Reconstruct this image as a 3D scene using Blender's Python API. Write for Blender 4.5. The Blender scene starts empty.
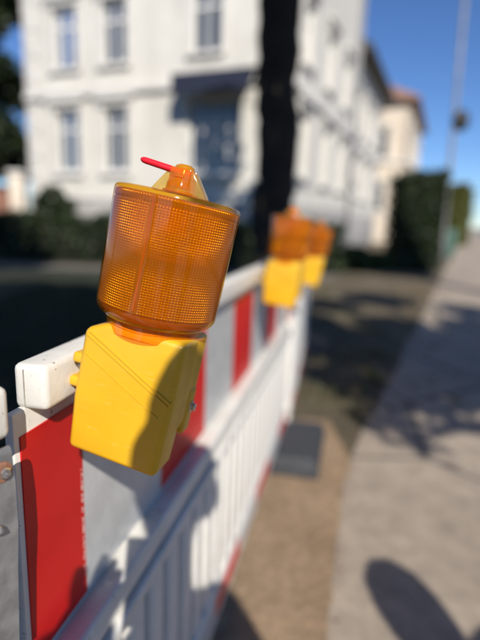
import bpy, bmesh, math, random
from mathutils import Vector, Matrix
import numpy as np

# ------------------------------------------------------------------ camera
F_PX, CAM_H = 481.0, 1.267
ROLL, PITCH = math.radians(2.0), math.atan(100 / 481.0)
scene = bpy.context.scene
col = scene.collection
cd = bpy.data.cameras.new('camera')
cam = bpy.data.objects.new('camera', cd)
col.objects.link(cam)
cd.sensor_fit = 'VERTICAL'
cd.sensor_height = 36.0
cd.sensor_width = 27.0
cd.lens = F_PX / 640 * 36.0
cd.clip_start = 0.01
cd.clip_end = 6000
cd.dof.use_dof = True
cd.dof.focus_distance = 0.535
cd.dof.aperture_fstop = 1.6
cam.matrix_world = (Matrix.Translation((0, 0, CAM_H)) @ Matrix.Rotation(math.pi / 2 - PITCH, 4, 'X')
                    @ Matrix.Rotation(ROLL, 4, 'Z'))
scene.camera = cam

# ------------------------------------------------------------------ light
SUN_EL, SUN_HEAD = math.radians(36), math.radians(-12)      # heading the light travels to
w = bpy.data.worlds.new('World')
scene.world = w
w.use_nodes = True
nt = w.node_tree
bg = nt.nodes['Background']
sky = nt.nodes.new('ShaderNodeTexSky')
sky.sky_type = 'NISHITA'
sky.sun_disc = False
sky.sun_elevation = SUN_EL
SUN_TO = Vector((-math.sin(SUN_HEAD) * math.cos(SUN_EL), -math.cos(SUN_HEAD) * math.cos(SUN_EL), math.sin(SUN_EL)))
sky.sun_rotation = math.atan2(SUN_TO.x, SUN_TO.y)
sky.air_density = 1.0
sky.dust_density = 0.0
sky.ozone_density = 7.0
sky.altitude = 1500
hs = nt.nodes.new('ShaderNodeHueSaturation')
hs.inputs['Saturation'].default_value = 1.06
hs.inputs['Hue'].default_value = 0.505
nt.links.new(sky.outputs[0], hs.inputs['Color'])
nt.links.new(hs.outputs[0], bg.inputs[0])
bg.inputs[1].default_value = 0.10
sl = bpy.data.lights.new('sun', 'SUN')
sl.energy = 5.0
sl.angle = math.radians(0.53)
sl.color = (1.0, 0.93, 0.82)
sun = bpy.data.objects.new('sun', sl)
col.objects.link(sun)
sun.rotation_euler = SUN_TO.to_track_quat('Z', 'Y').to_euler()

vs = scene.view_settings
vs.view_transform = 'Standard'
vs.look = 'None'
vs.exposure = 0.3
vs.gamma = 1.0
vs.use_curve_mapping = False
scene.render.engine = 'CYCLES'
scene.cycles.use_denoising = True
try:
    scene.cycles.denoiser = 'OPENIMAGEDENOISE'
except Exception:
    pass
scene.cycles.max_bounces = 10
scene.cycles.transparent_max_bounces = 24
scene.cycles.caustics_reflective = False
scene.cycles.caustics_refractive = False
scene.cycles.sample_clamp_indirect = 8.0

RNG = random.Random(7)


# ------------------------------------------------------------------ helpers
def ray(px, py):
    x, y = px - 240, -(py - 320)
    c, s = math.cos(ROLL), math.sin(ROLL)
    X, Y = x * c - y * s, x * s + y * c
    cp, sp = math.cos(PITCH), math.sin(PITCH)
    return Vector((X, F_PX * cp + Y * sp, -F_PX * sp + Y * cp))


def at_z(px, py, z):
    d = ray(px, py)
    return Vector((0, 0, CAM_H)) + d * ((z - CAM_H) / d.z)


def at_plane(px, py, P, n):
    d = ray(px, py)
    o = Vector((0, 0, CAM_H))
    return o + d * ((Vector(P) - o).dot(n) / d.dot(n))


def tag(o, label=None, cat=None, group=None, kind=None):
    if label:
        o['label'] = label
    if cat:
        o['category'] = cat
    if group:
        o['group'] = group
    if kind:
        o['kind'] = kind
    return o


def empty(name, loc=(0, 0, 0), rz=0.0):
    o = bpy.data.objects.new(name, None)
    o.empty_display_size = 0.1
    col.objects.link(o)
    o.location = loc
    o.rotation_euler = (0, 0, rz)
    return o


def link(name, me, mat, parent=None, smooth=None):
    o = bpy.data.objects.new(name, me)
    if mat is not None:
        mats = mat if isinstance(mat, (list, tuple)) else [mat]
        if len(me.materials) == 0:
            for m in mats:
                me.materials.append(m)
    col.objects.link(o)
    if parent:
        o.parent = parent
    if smooth is not None:
        shade(me, smooth)
    return o


def shade(me, angle=None):
    n = len(me.polygons)
    if angle is False:
        me.polygons.foreach_set('use_smooth', [False] * n)
        return
    me.polygons.foreach_set('use_smooth', [True] * n)
    if angle is not True:
        me.set_sharp_from_angle(angle=math.radians(angle))


def bobj(name, bm, mat, parent=None, smooth=35, loc=None):
    bmesh.ops.recalc_face_normals(bm, faces=bm.faces[:])
    me = bpy.data.meshes.new(name)
    bm.to_mesh(me)
    bm.free()
    o = link(name, me, mat, parent, smooth)
    if loc is not None:
        o.location = loc
    return o


def add_box(bm, lo, hi, bevel=0.0, seg=2, M=None):
    lo, hi = Vector(lo), Vector(hi)
    c, s = (lo + hi) / 2, hi - lo
    r = bmesh.ops.create_cube(bm, size=1.0)
    vs_ = r['verts']
    for v in vs_:
        v.co = Vector((v.co.x * s.x, v.co.y * s.y, v.co.z * s.z)) + c
    geom = vs_
    if bevel > 0:
        es = list({e for v in vs_ for e in v.link_edges})
        rr = bmesh.ops.bevel(bm, geom=es, offset=bevel, segments=seg, affect='EDGES', profile=0.5)
        geom = list({v for f in rr['faces'] for v in f.verts} | {v for v in vs_ if v.is_valid})
    if M is not None:
        for v in geom:
            v.co = M @ v.co
    return geom


def box(name, lo, hi, mat, parent=None, bevel=0.0, seg=2):
    bm = bmesh.new()
    add_box(bm, lo, hi, bevel, seg)
    return bobj(name, bm, mat, parent)


def add_tube(bm, pts, radii, n=10, caps=True):
    pts = [Vector(p) for p in pts]
    rings = []
    up = Vector((0.13, 0.21, 0.97)).normalized()
    for i, p in enumerate(pts):
        t = (pts[min(i + 1, len(pts) - 1)] - pts[max(i - 1, 0)]).normalized()
        a = t.cross(up)
        if a.length < 0.05:
            a = t.cross(Vector((1, 0, 0)))
        a.normalize()
        b = t.cross(a)
        r = radii[i] if isinstance(radii, (list, tuple)) else radii
        rings.append([bm.verts.new(p + (a * math.cos(k * 2 * math.pi / n) + b * math.sin(k * 2 * math.pi / n)) * r) for k in range(n)])
    for i in range(len(rings) - 1):
        for k in range(n):
            bm.faces.new((rings[i][k], rings[i][(k + 1) % n], rings[i + 1][(k + 1) % n], rings[i + 1][k]))
    if caps:
        bm.faces.new(rings[0][::-1])
        bm.faces.new(rings[-1])


def add_lathe(bm, prof, n=48, cap0=True, cap1=True, M=None):
    rings = []
    for r, z in prof:
        ring = []
        for k in range(n):
            a = 2 * math.pi * k / n
            co = Vector((r * math.cos(a), r * math.sin(a), z))
            ring.append(bm.verts.new(M @ co if M else co))
        rings.append(ring)
    for i in range(len(rings) - 1):
        for k in range(n):
            bm.faces.new((rings[i][k], rings[i][(k + 1) % n], rings[i + 1][(k + 1) % n], rings[i + 1][k]))
    if cap0:
        bm.faces.new(rings[0][::-1])
    if cap1:
        bm.faces.new(rings[-1])


def poly_sheet(name, pts, z, mat, kind='structure'):
    bm = bmesh.new()
    f = bm.faces.new([bm.verts.new((p[0], p[1], z)) for p in pts])
    bmesh.ops.triangulate(bm, faces=[f])
    me = bpy.data.meshes.new(name)
    bm.to_mesh(me)
    bm.free()
    o = link(name, me, mat)
    if kind:
        o['kind'] = kind
    return o


# ------------------------------------------------------------------ materials
class NT:
    def __init__(s, name):
        s.m = bpy.data.materials.new(name)
        s.m.use_nodes = True
        s.t = s.m.node_tree
        s.b = s.t.nodes['Principled BSDF']
        s.out = s.t.nodes['Material Output']
        s.co = s.t.nodes.new('ShaderNodeTexCoord')

    def n(s, typ, **kw):
        x = s.t.nodes.new(typ)
        for k, v in kw.items():
            setattr(x, k, v)
        return x

    def l(s, a, b):
        s.t.links.new(a, b)

    def noise(s, scale, detail=4, rough=0.55, coord='Object', vec=None):
        x = s.n('ShaderNodeTexNoise')
        x.inputs['Scale'].default_value = scale
        x.inputs['Detail'].default_value = detail
        x.inputs['Roughness'].default_value = rough
        s.l(vec if vec is not None else s.co.outputs[coord], x.inputs['Vector'])
        return x.outputs['Fac']

    def ramp(s, fac, stops):
        x = s.n('ShaderNodeValToRGB')
        e = x.color_ramp.elements
        while len(e) < len(stops):
            e.new(0.5)
        for i, (p, c) in enumerate(stops):
            e[i].position = p
            e[i].color = tuple(c) + (1,) if len(c) == 3 else c
        s.l(fac, x.inputs[0])
        return x.outputs[0]

    def mix(s, fac, a, b, blend='MIX'):
        x = s.n('ShaderNodeMix', data_type='RGBA', blend_type=blend)
        for sock, v in ((x.inputs[0], fac), (x.inputs[6], a), (x.inputs[7], b)):
            if hasattr(v, 'node'):
                s.l(v, sock)
            elif isinstance(v, (int, float)):
                sock.default_value = v
            else:
                sock.default_value = tuple(v) + (1,)
        return x.outputs[2]

    def base(s, v):
        if hasattr(v, 'node'):
            s.l(v, s.b.inputs['Base Color'])
        else:
            s.b.inputs['Base Color'].default_value = tuple(v) + (1,)

    def set(s, **kw):
        for k, v in kw.items():
            sock = s.b.inputs[k.replace('_', ' ')]
            if hasattr(v, 'node'):
                s.l(v, sock)
            else:
                sock.default_value = v

    def bump(s, h, strength=0.3, dist=0.01):
        x = s.n('ShaderNodeBump')
        x.inputs['Strength'].default_value = strength
        x.inputs['Distance'].default_value = dist
        s.l(h, x.inputs['Height'])
        s.l(x.outputs[0], s.b.inputs['Normal'])


def mat_noise(name, c1, c2, scale=8, rough=0.7, bump=0.0, bd=0.01, bscale=None, detail=5, lo=0.35, hi=0.65, metal=0.0):
    k = NT(name)
    k.base(k.ramp(k.noise(scale, detail), [(lo, c1), (hi, c2)]))
    k.set(Roughness=rough, Metallic=metal)
    if bump:
        k.bump(k.noise(bscale or scale * 3, 5), bump, bd)
    return k.m


M = {}
# worn white plastic of the barrier
k = NT('white_plastic')
c = k.ramp(k.noise(9, 6, 0.6), [(0.3, (0.58, 0.565, 0.53)), (0.62, (0.70, 0.69, 0.66))])
scr = k.n('ShaderNodeMapping')
scr.inputs['Scale'].default_value = (60, 6, 60)
k.l(k.co.outputs['Object'], scr.inputs['Vector'])
f = k.ramp(k.noise(3, 8, 0.75, vec=scr.outputs[0]), [(0.60, (0, 0, 0)), (0.72, (1, 1, 1))])
c = k.mix(f, c, (0.42, 0.38, 0.31))
f2 = k.ramp(k.noise(70, 3, 0.7), [(0.66, (0, 0, 0)), (0.72, (1, 1, 1))])
c = k.mix(f2, c, (0.28, 0.25, 0.21))
k.base(c)
k.set(Roughness=0.42)
k.bump(k.noise(45, 6), 0.25, 0.004)
M['white'] = k.m

k = NT('red_reflective_film')
c = k.ramp(k.noise(14, 5), [(0.3, (0.54, 0.008, 0.006)), (0.7, (0.68, 0.014, 0.009))])
f2 = k.ramp(k.noise(110, 3, 0.6), [(0.73, (0, 0, 0)), (0.77, (1, 1, 1))])
c = k.mix(f2, c, (0.62, 0.34, 0.30))
sm_ = k.n('ShaderNodeMapping')
sm_.inputs['Scale'].default_value = (10, 120, 9)
sm_.inputs['Rotation'].default_value = (0.5, 0, 0)
k.l(k.co.outputs['Object'], sm_.inputs['Vector'])
f3 = k.ramp(k.noise(2.5, 6, 0.7, vec=sm_.outputs[0]), [(0.62, (0, 0, 0)), (0.72, (0.6, 0.6, 0.6))])
c = k.mix(f3, c, (0.30, 0.012, 0.010))
f4 = k.ramp(k.noise(3.5, 4, 0.6), [(0.4, (0, 0, 0)), (0.7, (0.6, 0.6, 0.6))])
c = k.mix(f4, c, (0.40, 0.010, 0.010))
k.base(c)
k.set(Roughness=0.5, Coat_Weight=0.08, Coat_Roughness=0.15, Specular_IOR_Level=0.3)
k.bump(k.noise(60, 3), 0.08, 0.002)
M['red'] = k.m

k = NT('white_reflective_film')
c = k.ramp(k.noise(18, 6, 0.65), [(0.3, (0.44, 0.45, 0.45)), (0.7, (0.58, 0.59, 0.59))])
f3 = k.ramp(k.noise(7, 6, 0.7), [(0.5, (0, 0, 0)), (0.75, (0.55, 0.55, 0.55))])
c = k.mix(f3, c, (0.33, 0.33, 0.32))
k.base(c)
k.set(Roughness=0.4, Coat_Weight=0.3, Coat_Roughness=0.25)
k.bump(k.noise(40, 3), 0.1, 0.002)
M['film'] = k.m

k = NT('yellow_plastic')
c = k.ramp(k.noise(12, 6, 0.6), [(0.3, (0.66, 0.37, 0.010)), (0.65, (0.73, 0.43, 0.014))])
f2 = k.ramp(k.noise(90, 4, 0.6), [(0.68, (0, 0, 0)), (0.78, (1, 1, 1))])
mu = k.n('ShaderNodeMath', operation='MULTIPLY')
k.l(f2, mu.inputs[0])
mu.inputs[1].default_value = 0.35
c = k.mix(mu.outputs[0], c, (0.42, 0.24, 0.03))
k.base(c)
sm_ = k.n('ShaderNodeMapping')
sm_.inputs['Scale'].default_value = (18, 18, 150)
sm_.inputs['Rotation'].default_value = (0.3, 0.7, 0.2)
k.l(k.co.outputs['Object'], sm_.inputs['Vector'])
f3 = k.ramp(k.noise(2.0, 6, 0.7, vec=sm_.outputs[0]), [(0.60, (0, 0, 0)), (0.70, (0.5, 0.5, 0.5))])
c = k.mix(f3, c, (0.78, 0.56, 0.16))
f4 = k.ramp(k.noise(5, 5, 0.6), [(0.42, (0, 0, 0)), (0.75, (0.45, 0.45, 0.45))])
c = k.mix(f4, c, (0.52, 0.30, 0.03))
k.base(c)
k.set(Roughness=k.ramp(k.noise(16, 5), [(0.3, (0.28, 0.28, 0.28)), (0.7, (0.5, 0.5, 0.5))]), Subsurface_Weight=0.08, Subsurface_Radius=(0.01, 0.006, 0.001), Subsurface_Scale=0.3)
k.bump(k.noise(300, 3), 0.06, 0.001)
M['yellow'] = k.m


def amber(name, cdiff, ctrans, w_transl, w_transp, rough, alpha_gloss=1.0):
    k = NT(name)
    k.t.nodes.remove(k.b)
    df = k.n('ShaderNodeBsdfDiffuse')
    df.inputs[0].default_value = cdiff + (1,)
    tl = k.n('ShaderNodeBsdfTranslucent')
    tl.inputs[0].default_value = ctrans + (1,)
    tp = k.n('ShaderNodeBsdfTransparent')
    tp.inputs[0].default_value = ctrans + (1,)
    gl = k.n('ShaderNodeBsdfGlossy')
    gl.inputs['Roughness'].default_value = rough
    fr = k.n('ShaderNodeFresnel')
    fr.inputs[0].default_value = 1.5
    m1 = k.n('ShaderNodeMixShader')
    m1.inputs[0].default_value = w_transl
    k.l(df.outputs[0], m1.inputs[1])
    k.l(tl.outputs[0], m1.inputs[2])
    m2 = k.n('ShaderNodeMixShader')
    m2.inputs[0].default_value = w_transp
    k.l(m1.outputs[0], m2.inputs[1])
    k.l(tp.outputs[0], m2.inputs[2])
    m3 = k.n('ShaderNodeMixShader')
    ge = k.n('ShaderNodeNewGeometry')             # thin wall: reflection on its outer side only
    ml = k.n('ShaderNodeMath', operation='MULTIPLY_ADD')
    k.l(ge.outputs['Backfacing'], ml.inputs[0])
    ml.inputs[1].default_value = -1.0
    ml.inputs[2].default_value = 1.0
    m_ = k.n('ShaderNodeMath', operation='MULTIPLY')
    k.l(fr.outputs[0], m_.inputs[0])
    k.l(ml.outputs[0], m_.inputs[1])
    k.l(m_.outputs[0], m3.inputs[0])
    k.l(m2.outputs[0], m3.inputs[1])
    k.l(gl.outputs[0], m3.inputs[2])
    k.l(m3.outputs[0], k.out.inputs[0])
    return k.m


M['amber'] = amber('amber_lens_shell', (0.76, 0.32, 0.012), (0.98, 0.70, 0.18), 0.45, 0.90, 0.09)
k = NT('amber_prisms')
k.t.nodes.remove(k.b)
df = k.n('ShaderNodeBsdfDiffuse')
df.inputs[0].default_value = (0.52, 0.245, 0.010, 1)
tl = k.n('ShaderNodeBsdfTranslucent')
tl.inputs[0].default_value = (0.85, 0.46, 0.03, 1)
rf = k.n('ShaderNodeBsdfRefraction')
rf.inputs['Color'].default_value = (1.0, 0.60, 0.07, 1)
rf.inputs['Roughness'].default_value = 0.12
rf.inputs['IOR'].default_value = 1.35
tp = k.n('ShaderNodeBsdfTransparent')
tp.inputs[0].default_value = (1.0, 0.58, 0.06, 1)
gl = k.n('ShaderNodeBsdfGlossy')
gl.inputs[0].default_value = (1.0, 0.66, 0.20, 1)
gl.inputs['Roughness'].default_value = 0.24


def mixs(a_, b_, f_):
    x = k.n('ShaderNodeMixShader')
    x.inputs[0].default_value = f_
    k.l(a_.outputs[0], x.inputs[1])
    k.l(b_.outputs[0], x.inputs[2])
    return x


d1 = mixs(df, tl, 0.30)
d2 = mixs(rf, tp, 0.45)
d3 = mixs(d1, d2, 0.50)
d4 = mixs(d3, gl, 0.15)
k.l(d4.outputs[0], k.out.inputs[0])
M['prism'] = k.m
M['amber_clear'] = amber('clear_amber_plastic', (0.85, 0.42, 0.03), (1.0, 0.64, 0.14), 0.45, 0.66, 0.06)
M['fin'] = amber('pale_clear_plastic', (0.9, 0.62, 0.16), (1.0, 0.86, 0.45), 0.4, 0.72, 0.05)
M['amber_dark'] = amber('amber_inner', (0.62, 0.20, 0.01), (1.0, 0.4, 0.03), 0.4, 0.2, 0.25)

k = NT('red_plastic')
k.base(k.ramp(k.noise(30, 4), [(0.3, (0.62, 0.008, 0.02)), (0.7, (0.72, 0.014, 0.03))]))
k.set(Roughness=0.3)
M['red_plastic'] = k.m

M['steel'] = mat_noise('galvanised_steel', (0.30, 0.31, 0.32), (0.46, 0.47, 0.48), 40, 0.5, 0.12, 0.002, metal=0.75)
M['chrome'] = mat_noise('bright_bolt_steel', (0.55, 0.55, 0.56), (0.72, 0.72, 0.72), 60, 0.28, metal=1.0)
M['rust'] = mat_noise('rusty_steel', (0.20, 0.08, 0.04), (0.42, 0.22, 0.15), 120, 0.75, 0.4, 0.002, metal=0.3)
M['rubber'] = mat_noise('recycled_rubber', (0.024, 0.027, 0.032), (0.05, 0.055, 0.065), 60, 0.6, 0.5, 0.004)
M['grime'] = mat_noise('grey_grime', (0.25, 0.23, 0.2), (0.4, 0.38, 0.34), 60, 0.8)
M['print'] = mat_noise('white_print', (0.6, 0.58, 0.56), (0.72, 0.7, 0.68), 200, 0.5)

# ground kinds
k = NT('sand')
big = k.ramp(k.noise(2.2, 6, 0.6), [(0.3, (0.30, 0.205, 0.125)), (0.7, (0.48, 0.345, 0.22))])
fine = k.ramp(k.noise(24, 8, 0.75), [(0.3, (0.55, 0.55, 0.55)), (0.7, (1.25, 1.22, 1.2))])
k.base(k.mix(1.0, big, fine, 'MULTIPLY'))
k.set(Roughness=0.95)
k.bump(k.noise(35, 8, 0.7), 0.8, 0.03)
M['sand'] = k.m

k = NT('sidewalk_asphalt')
big = k.ramp(k.noise(0.9, 6, 0.6), [(0.3, (0.33, 0.275, 0.22)), (0.7, (0.47, 0.395, 0.32))])
fine = k.ramp(k.noise(160, 4, 0.8), [(0.3, (0.6, 0.6, 0.6)), (0.7, (1.2, 1.2, 1.2))])
c = k.mix(1.0, big, fine, 'MULTIPLY')
mot = k.ramp(k.noise(9, 6, 0.7), [(0.32, (0.72, 0.72, 0.73)), (0.68, (1.16, 1.15, 1.13))])
c = k.mix(1.0, c, mot, 'MULTIPLY')
grit = k.ramp(k.noise(42, 3, 0.6), [(0.64, (0, 0, 0)), (0.72, (0.7, 0.7, 0.7))])
c = k.mix(grit, c, (0.13, 0.11, 0.095))
crk = k.n('ShaderNodeTexVoronoi', feature='DISTANCE_TO_EDGE')
crk.inputs['Scale'].default_value = 0.7
k.l(k.co.outputs['Object'], crk.inputs['Vector'])
cr = k.ramp(crk.outputs['Distance'], [(0.004, (1, 1, 1)), (0.012, (0, 0, 0))])
c = k.mix(cr, c, (0.10, 0.09, 0.08))
k.base(c)
k.set(Roughness=0.9)
k.bump(k.noise(220, 4, 0.8), 0.5, 0.006)
M['walk'] = k.m

k = NT('dry_soil_and_grass')
a = k.ramp(k.noise(1.3, 7, 0.65), [(0.3, (0.10, 0.085, 0.05)), (0.5, (0.17, 0.135, 0.085)), (0.72, (0.30, 0.235, 0.165))])
fine = k.ramp(k.noise(45, 5, 0.8), [(0.3, (0.5, 0.5, 0.5)), (0.7, (1.25, 1.25, 1.2))])
k.base(k.mix(1.0, a, fine, 'MULTIPLY'))
k.set(Roughness=0.95)
k.bump(k.noise(30, 6, 0.8), 0.9, 0.04)
M['soil'] = k.m
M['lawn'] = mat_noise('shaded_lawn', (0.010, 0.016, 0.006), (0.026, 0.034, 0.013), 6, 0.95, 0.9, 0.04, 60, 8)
M['road'] = mat_noise('road_asphalt', (0.045, 0.045, 0.047), (0.075, 0.074, 0.072), 3, 0.9, 0.4, 0.01, 120)
M['kerb'] = mat_noise('granite_kerb', (0.26, 0.25, 0.24), (0.42, 0.40, 0.38), 20, 0.85, 0.3, 0.01, 80)
M['path'] = mat_noise('garden_path', (0.12, 0.11, 0.10), (0.2, 0.185, 0.165), 5, 0.9, 0.4, 0.01, 60)

# house kinds
k = NT('white_stucco')
a = k.ramp(k.noise(0.8, 6, 0.6), [(0.3, (0.56, 0.54, 0.49)), (0.7, (0.66, 0.64, 0.59))])
sm_ = k.n('ShaderNodeMapping')
sm_.inputs['Scale'].default_value = (1.6, 1.6, 0.22)
k.l(k.co.outputs['Object'], sm_.inputs['Vector'])
f3 = k.ramp(k.noise(1.0, 6, 0.65, vec=sm_.outputs[0]), [(0.48, (0, 0, 0)), (0.75, (0.55, 0.55, 0.55))])
a = k.mix(f3, a, (0.40, 0.385, 0.34))
k.base(a)
k.set(Roughness=0.9)
k.bump(k.noise(40, 4), 0.25, 0.01)
M['stucco'] = k.m
M['cream'] = mat_noise('cream_stucco', (0.58, 0.50, 0.41), (0.68, 0.60, 0.50), 1.0, 0.9, 0.2, 0.01, 40)
M['trim'] = mat_noise('white_stone_trim', (0.56, 0.545, 0.51), (0.65, 0.63, 0.60), 3, 0.8, 0.15, 0.005, 50)
M['plinth'] = mat_noise('grey_plinth', (0.30, 0.29, 0.28), (0.42, 0.41, 0.39), 2, 0.9, 0.3, 0.01, 50)
M['roof'] = mat_noise('red_clay_roof', (0.20, 0.115, 0.085), (0.30, 0.175, 0.13), 5, 0.85, 0.3, 0.01, 40)
M['slate'] = mat_noise('dark_roof_edge', (0.03, 0.03, 0.034), (0.06, 0.058, 0.06), 5, 0.7, 0.2, 0.01, 40)
M['frame'] = mat_noise('white_window_paint', (0.68, 0.68, 0.67), (0.78, 0.78, 0.76), 8, 0.5)
M['awning'] = mat_noise('navy_awning_cloth', (0.008, 0.012, 0.032), (0.015, 0.022, 0.05), 6, 0.85, 0.2, 0.01, 60)
M['brick'] = mat_noise('brown_brick', (0.16, 0.075, 0.05), (0.26, 0.13, 0.09), 12, 0.9, 0.3, 0.01, 60)
k = NT('window_glass')
k.t.nodes.remove(k.b)
tp = k.n('ShaderNodeBsdfTransparent')
tp.inputs[0].default_value = (0.86, 0.9, 0.92, 1)
gl = k.n('ShaderNodeBsdfGlossy')
gl.inputs['Roughness'].default_value = 0.04
fr = k.n('ShaderNodeFresnel')
fr.inputs[0].default_value = 1.45
mx = k.n('ShaderNodeMixShader')
k.l(fr.outputs[0], mx.inputs[0])
k.l(tp.outputs[0], mx.inputs[1])
k.l(gl.outputs[0], mx.inputs[2])
k.l(mx.outputs[0], k.out.inputs[0])
M['glass'] = k.m
M['screen'] = mat_noise('black_screen_glass', (0.01, 0.01, 0.012), (0.015, 0.015, 0.018), 5, 0.1)
M['curtain'] = mat_noise('pale_curtain', (0.66, 0.67, 0.65), (0.8, 0.8, 0.77), 6, 0.9)

# plants
M['bark'] = mat_noise('dark_bark', (0.011, 0.008, 0.006), (0.05, 0.037, 0.026), 14, 0.95, 1.0, 0.05, 22, 8)


def leafmat(name, c1, c2, c3, transl=0.35):
    k = NT(name)
    k.t.nodes.remove(k.b)
    oi = k.n('ShaderNodeNewGeometry')
    cc = k.ramp(oi.outputs['Random Per Island'], [(0.0, c1), (0.5, c2), (1.0, c3)])
    d = k.n('ShaderNodeBsdfDiffuse')
    t = k.n('ShaderNodeBsdfTranslucent')
    g = k.n('ShaderNodeBsdfGlossy')
    g.inputs['Roughness'].default_value = 0.45
    k.l(cc, d.inputs[0])
    k.l(cc, t.inputs[0])
    m1 = k.n('ShaderNodeMixShader')
    m1.inputs[0].default_value = transl
    k.l(d.outputs[0], m1.inputs[1])
    k.l(t.outputs[0], m1.inputs[2])
    m2 = k.n('ShaderNodeMixShader')
    m2.inputs[0].default_value = 0.05
    k.l(m1.outputs[0], m2.inputs[1])
    k.l(g.outputs[0], m2.inputs[2])
    k.l(m2.outputs[0], k.out.inputs[0])
    return k.m


M['leaf'] = leafmat('tree_leaf', (0.03, 0.055, 0.012), (0.05, 0.09, 0.018), (0.09, 0.12, 0.03))
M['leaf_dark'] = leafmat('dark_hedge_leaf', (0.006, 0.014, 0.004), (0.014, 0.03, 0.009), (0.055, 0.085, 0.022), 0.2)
M['leaf_lime'] = leafmat('yellow_green_leaf', (0.09, 0.12, 0.02), (0.14, 0.16, 0.03), (0.2, 0.19, 0.05))
M['leaf_dry'] = leafmat('dry_leaf', (0.12, 0.07, 0.03), (0.2, 0.13, 0.06), (0.25, 0.19, 0.09), 0.1)
M['grass'] = leafmat('grass_blade', (0.05, 0.07, 0.02), (0.08, 0.10, 0.03), (0.16, 0.14, 0.06))
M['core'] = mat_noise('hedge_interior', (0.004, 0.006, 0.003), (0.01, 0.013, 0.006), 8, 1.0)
M['pole'] = mat_noise('galvanised_pole', (0.17, 0.17, 0.18), (0.25, 0.25, 0.25), 6, 0.6, metal=0.2)
M['dark_metal'] = mat_noise('dark_metal', (0.015, 0.016, 0.018), (0.03, 0.03, 0.032), 8, 0.5)
M['green_metal'] = mat_noise('teal_green_metal', (0.04, 0.10, 0.08), (0.06, 0.14, 0.11), 8, 0.5)

# ------------------------------------------------------------------ ground
S_HEAD = math.radians(22.5)
P_HEAD = math.radians(24.4)                                   # the sidewalk bears a little more to the right
PD = Vector((math.sin(P_HEAD), math.cos(P_HEAD), 0))
PN = Vector((math.cos(P_HEAD), -math.sin(P_HEAD), 0))
SD = Vector((math.sin(S_HEAD), math.cos(S_HEAD), 0))          # along the street
SN = Vector((math.cos(S_HEAD), -math.sin(S_HEAD), 0))         # towards the road


def street(base, s, n, z=0.0):
    return Vector(base) + PD * s + PN * n + Vector((0, 0, z))


bm = bmesh.new()
bmesh.ops.create_grid(bm, x_segments=8, y_segments=8, size=1500)
g = bobj('ground', bm, M['soil'], None, None)
g['kind'] = 'structure'
g.location.z = -0.012

E0 = Vector((0.63, 2.43, 0))          # point on the left border of the sidewalk
rr = random.Random(3)
near = [(-0.05, -1.2), (0.16, 0.2), (0.30, 1.26), (0.42, 1.72), (0.545, 2.2), (0.63, 2.43)]
left_edge = [Vector((x, y, 0)) for x, y in near]
for i in range(1, 40):
    s = i * 0.45 if i < 26 else 11.7 + (i - 25) ** 2.2
    left_edge.append(street(E0, s, rr.uniform(-0.03, 0.03)))
LW = 4.3
pts = [(p.x, p.y) for p in left_edge]
far = left_edge[-1] + PN * LW
q0 = street(E0, -6, LW)
pts += [(far.x, far.y), (q0.x, q0.y), (q0.x - 3.0, q0.y - 1.0)]
poly_sheet('sidewalk', pts, 0.0, M['walk'])
# kerb and road beyond the right edge of the photograph
kp = []
bm = bmesh.new()
for n0, n1, z0, z1 in ((LW, LW + 0.15, -0.12, 0.006),):
    cs = [street(E0, -20, n0), street(E0, 320, n0), street(E0, 320, n1), street(E0, -20, n1)]
    v0 = [bm.verts.new((p.x, p.y, z0)) for p in cs]
    v1 = [bm.verts.new((p.x, p.y, z1)) for p in cs]
    bm.faces.new(v1)
    for i in range(4):
        bm.faces.new((v0[i], v0[(i + 1) % 4], v1[(i + 1) % 4], v1[i]))
o = bobj('kerb', bm, M['kerb'], None, None)
o['kind'] = 'structure'
r4 = [street(E0, -20, LW + 0.15), street(E0, 320, LW + 0.15), street(E0, 320, LW + 7), street(E0, -20, LW + 7)]
poly_sheet('road', [(p.x, p.y) for p in r4], -0.006, M['road'])

# sand strip where the pavement was dug up: a subdivided, slightly uneven sheet
bm = bmesh.new()
sand_l = [(-0.75, -1.2), (-0.55, 0.2), (-0.36, 1.2), (-0.2, 1.75), (0.0, 2.3), (0.10, 2.62), (0.22, 2.95)]
sand_r = near + [(0.60, 2.95)]
NX = 16
rows = []
rs = random.Random(11)
SL, SR = [], []
for j in range(60):
    t = j / 59 * (len(sand_l) - 1)
    i = min(int(t), len(sand_l) - 2)
    fr_ = t - i
    SL.append((sand_l[i][0] * (1 - fr_) + sand_l[i + 1][0] * fr_, sand_l[i][1] * (1 - fr_) + sand_l[i + 1][1] * fr_))
    SR.append((sand_r[i][0] * (1 - fr_) + sand_r[i + 1][0] * fr_ - 0.004, sand_r[i][1] * (1 - fr_) + sand_r[i + 1][1] * fr_))
for j in range(60):
    row = []
    for i in range(NX + 1):
        u = i / NX
        x = SL[j][0] * (1 - u) + SR[j][0] * u
        y = SL[j][1] * (1 - u) + SR[j][1] * u
        if i == NX:
            x += rs.uniform(0.0, 0.008)
        z = 0.006 + rs.uniform(0, 0.006) * math.sin(math.pi * u)
        row.append(bm.verts.new((x, y, z)))
    rows.append(row)
for j in range(59):
    for i in range(NX):
        bm.faces.new((rows[j][i], rows[j][i + 1], rows[j + 1][i + 1], rows[j + 1][i]))
o = bobj('sand_strip', bm, M['sand'], None, True)
o['kind'] = 'structure'

lawn_pts = [(-30, -6), (-0.85, -6), (-0.62, 0.2), (-0.45, 1.3), (-0.25, 2.0), (-0.05, 4.5), (-0.1, 7.0), (0.2, 11.2), (-30, 11.2)]
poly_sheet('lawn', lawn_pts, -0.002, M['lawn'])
poly_sheet('garden_path', [(-30, 11.25), (2.0, 11.25), (2.6, 12.2), (-30, 12.2)], -0.004, M['path'])


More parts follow.
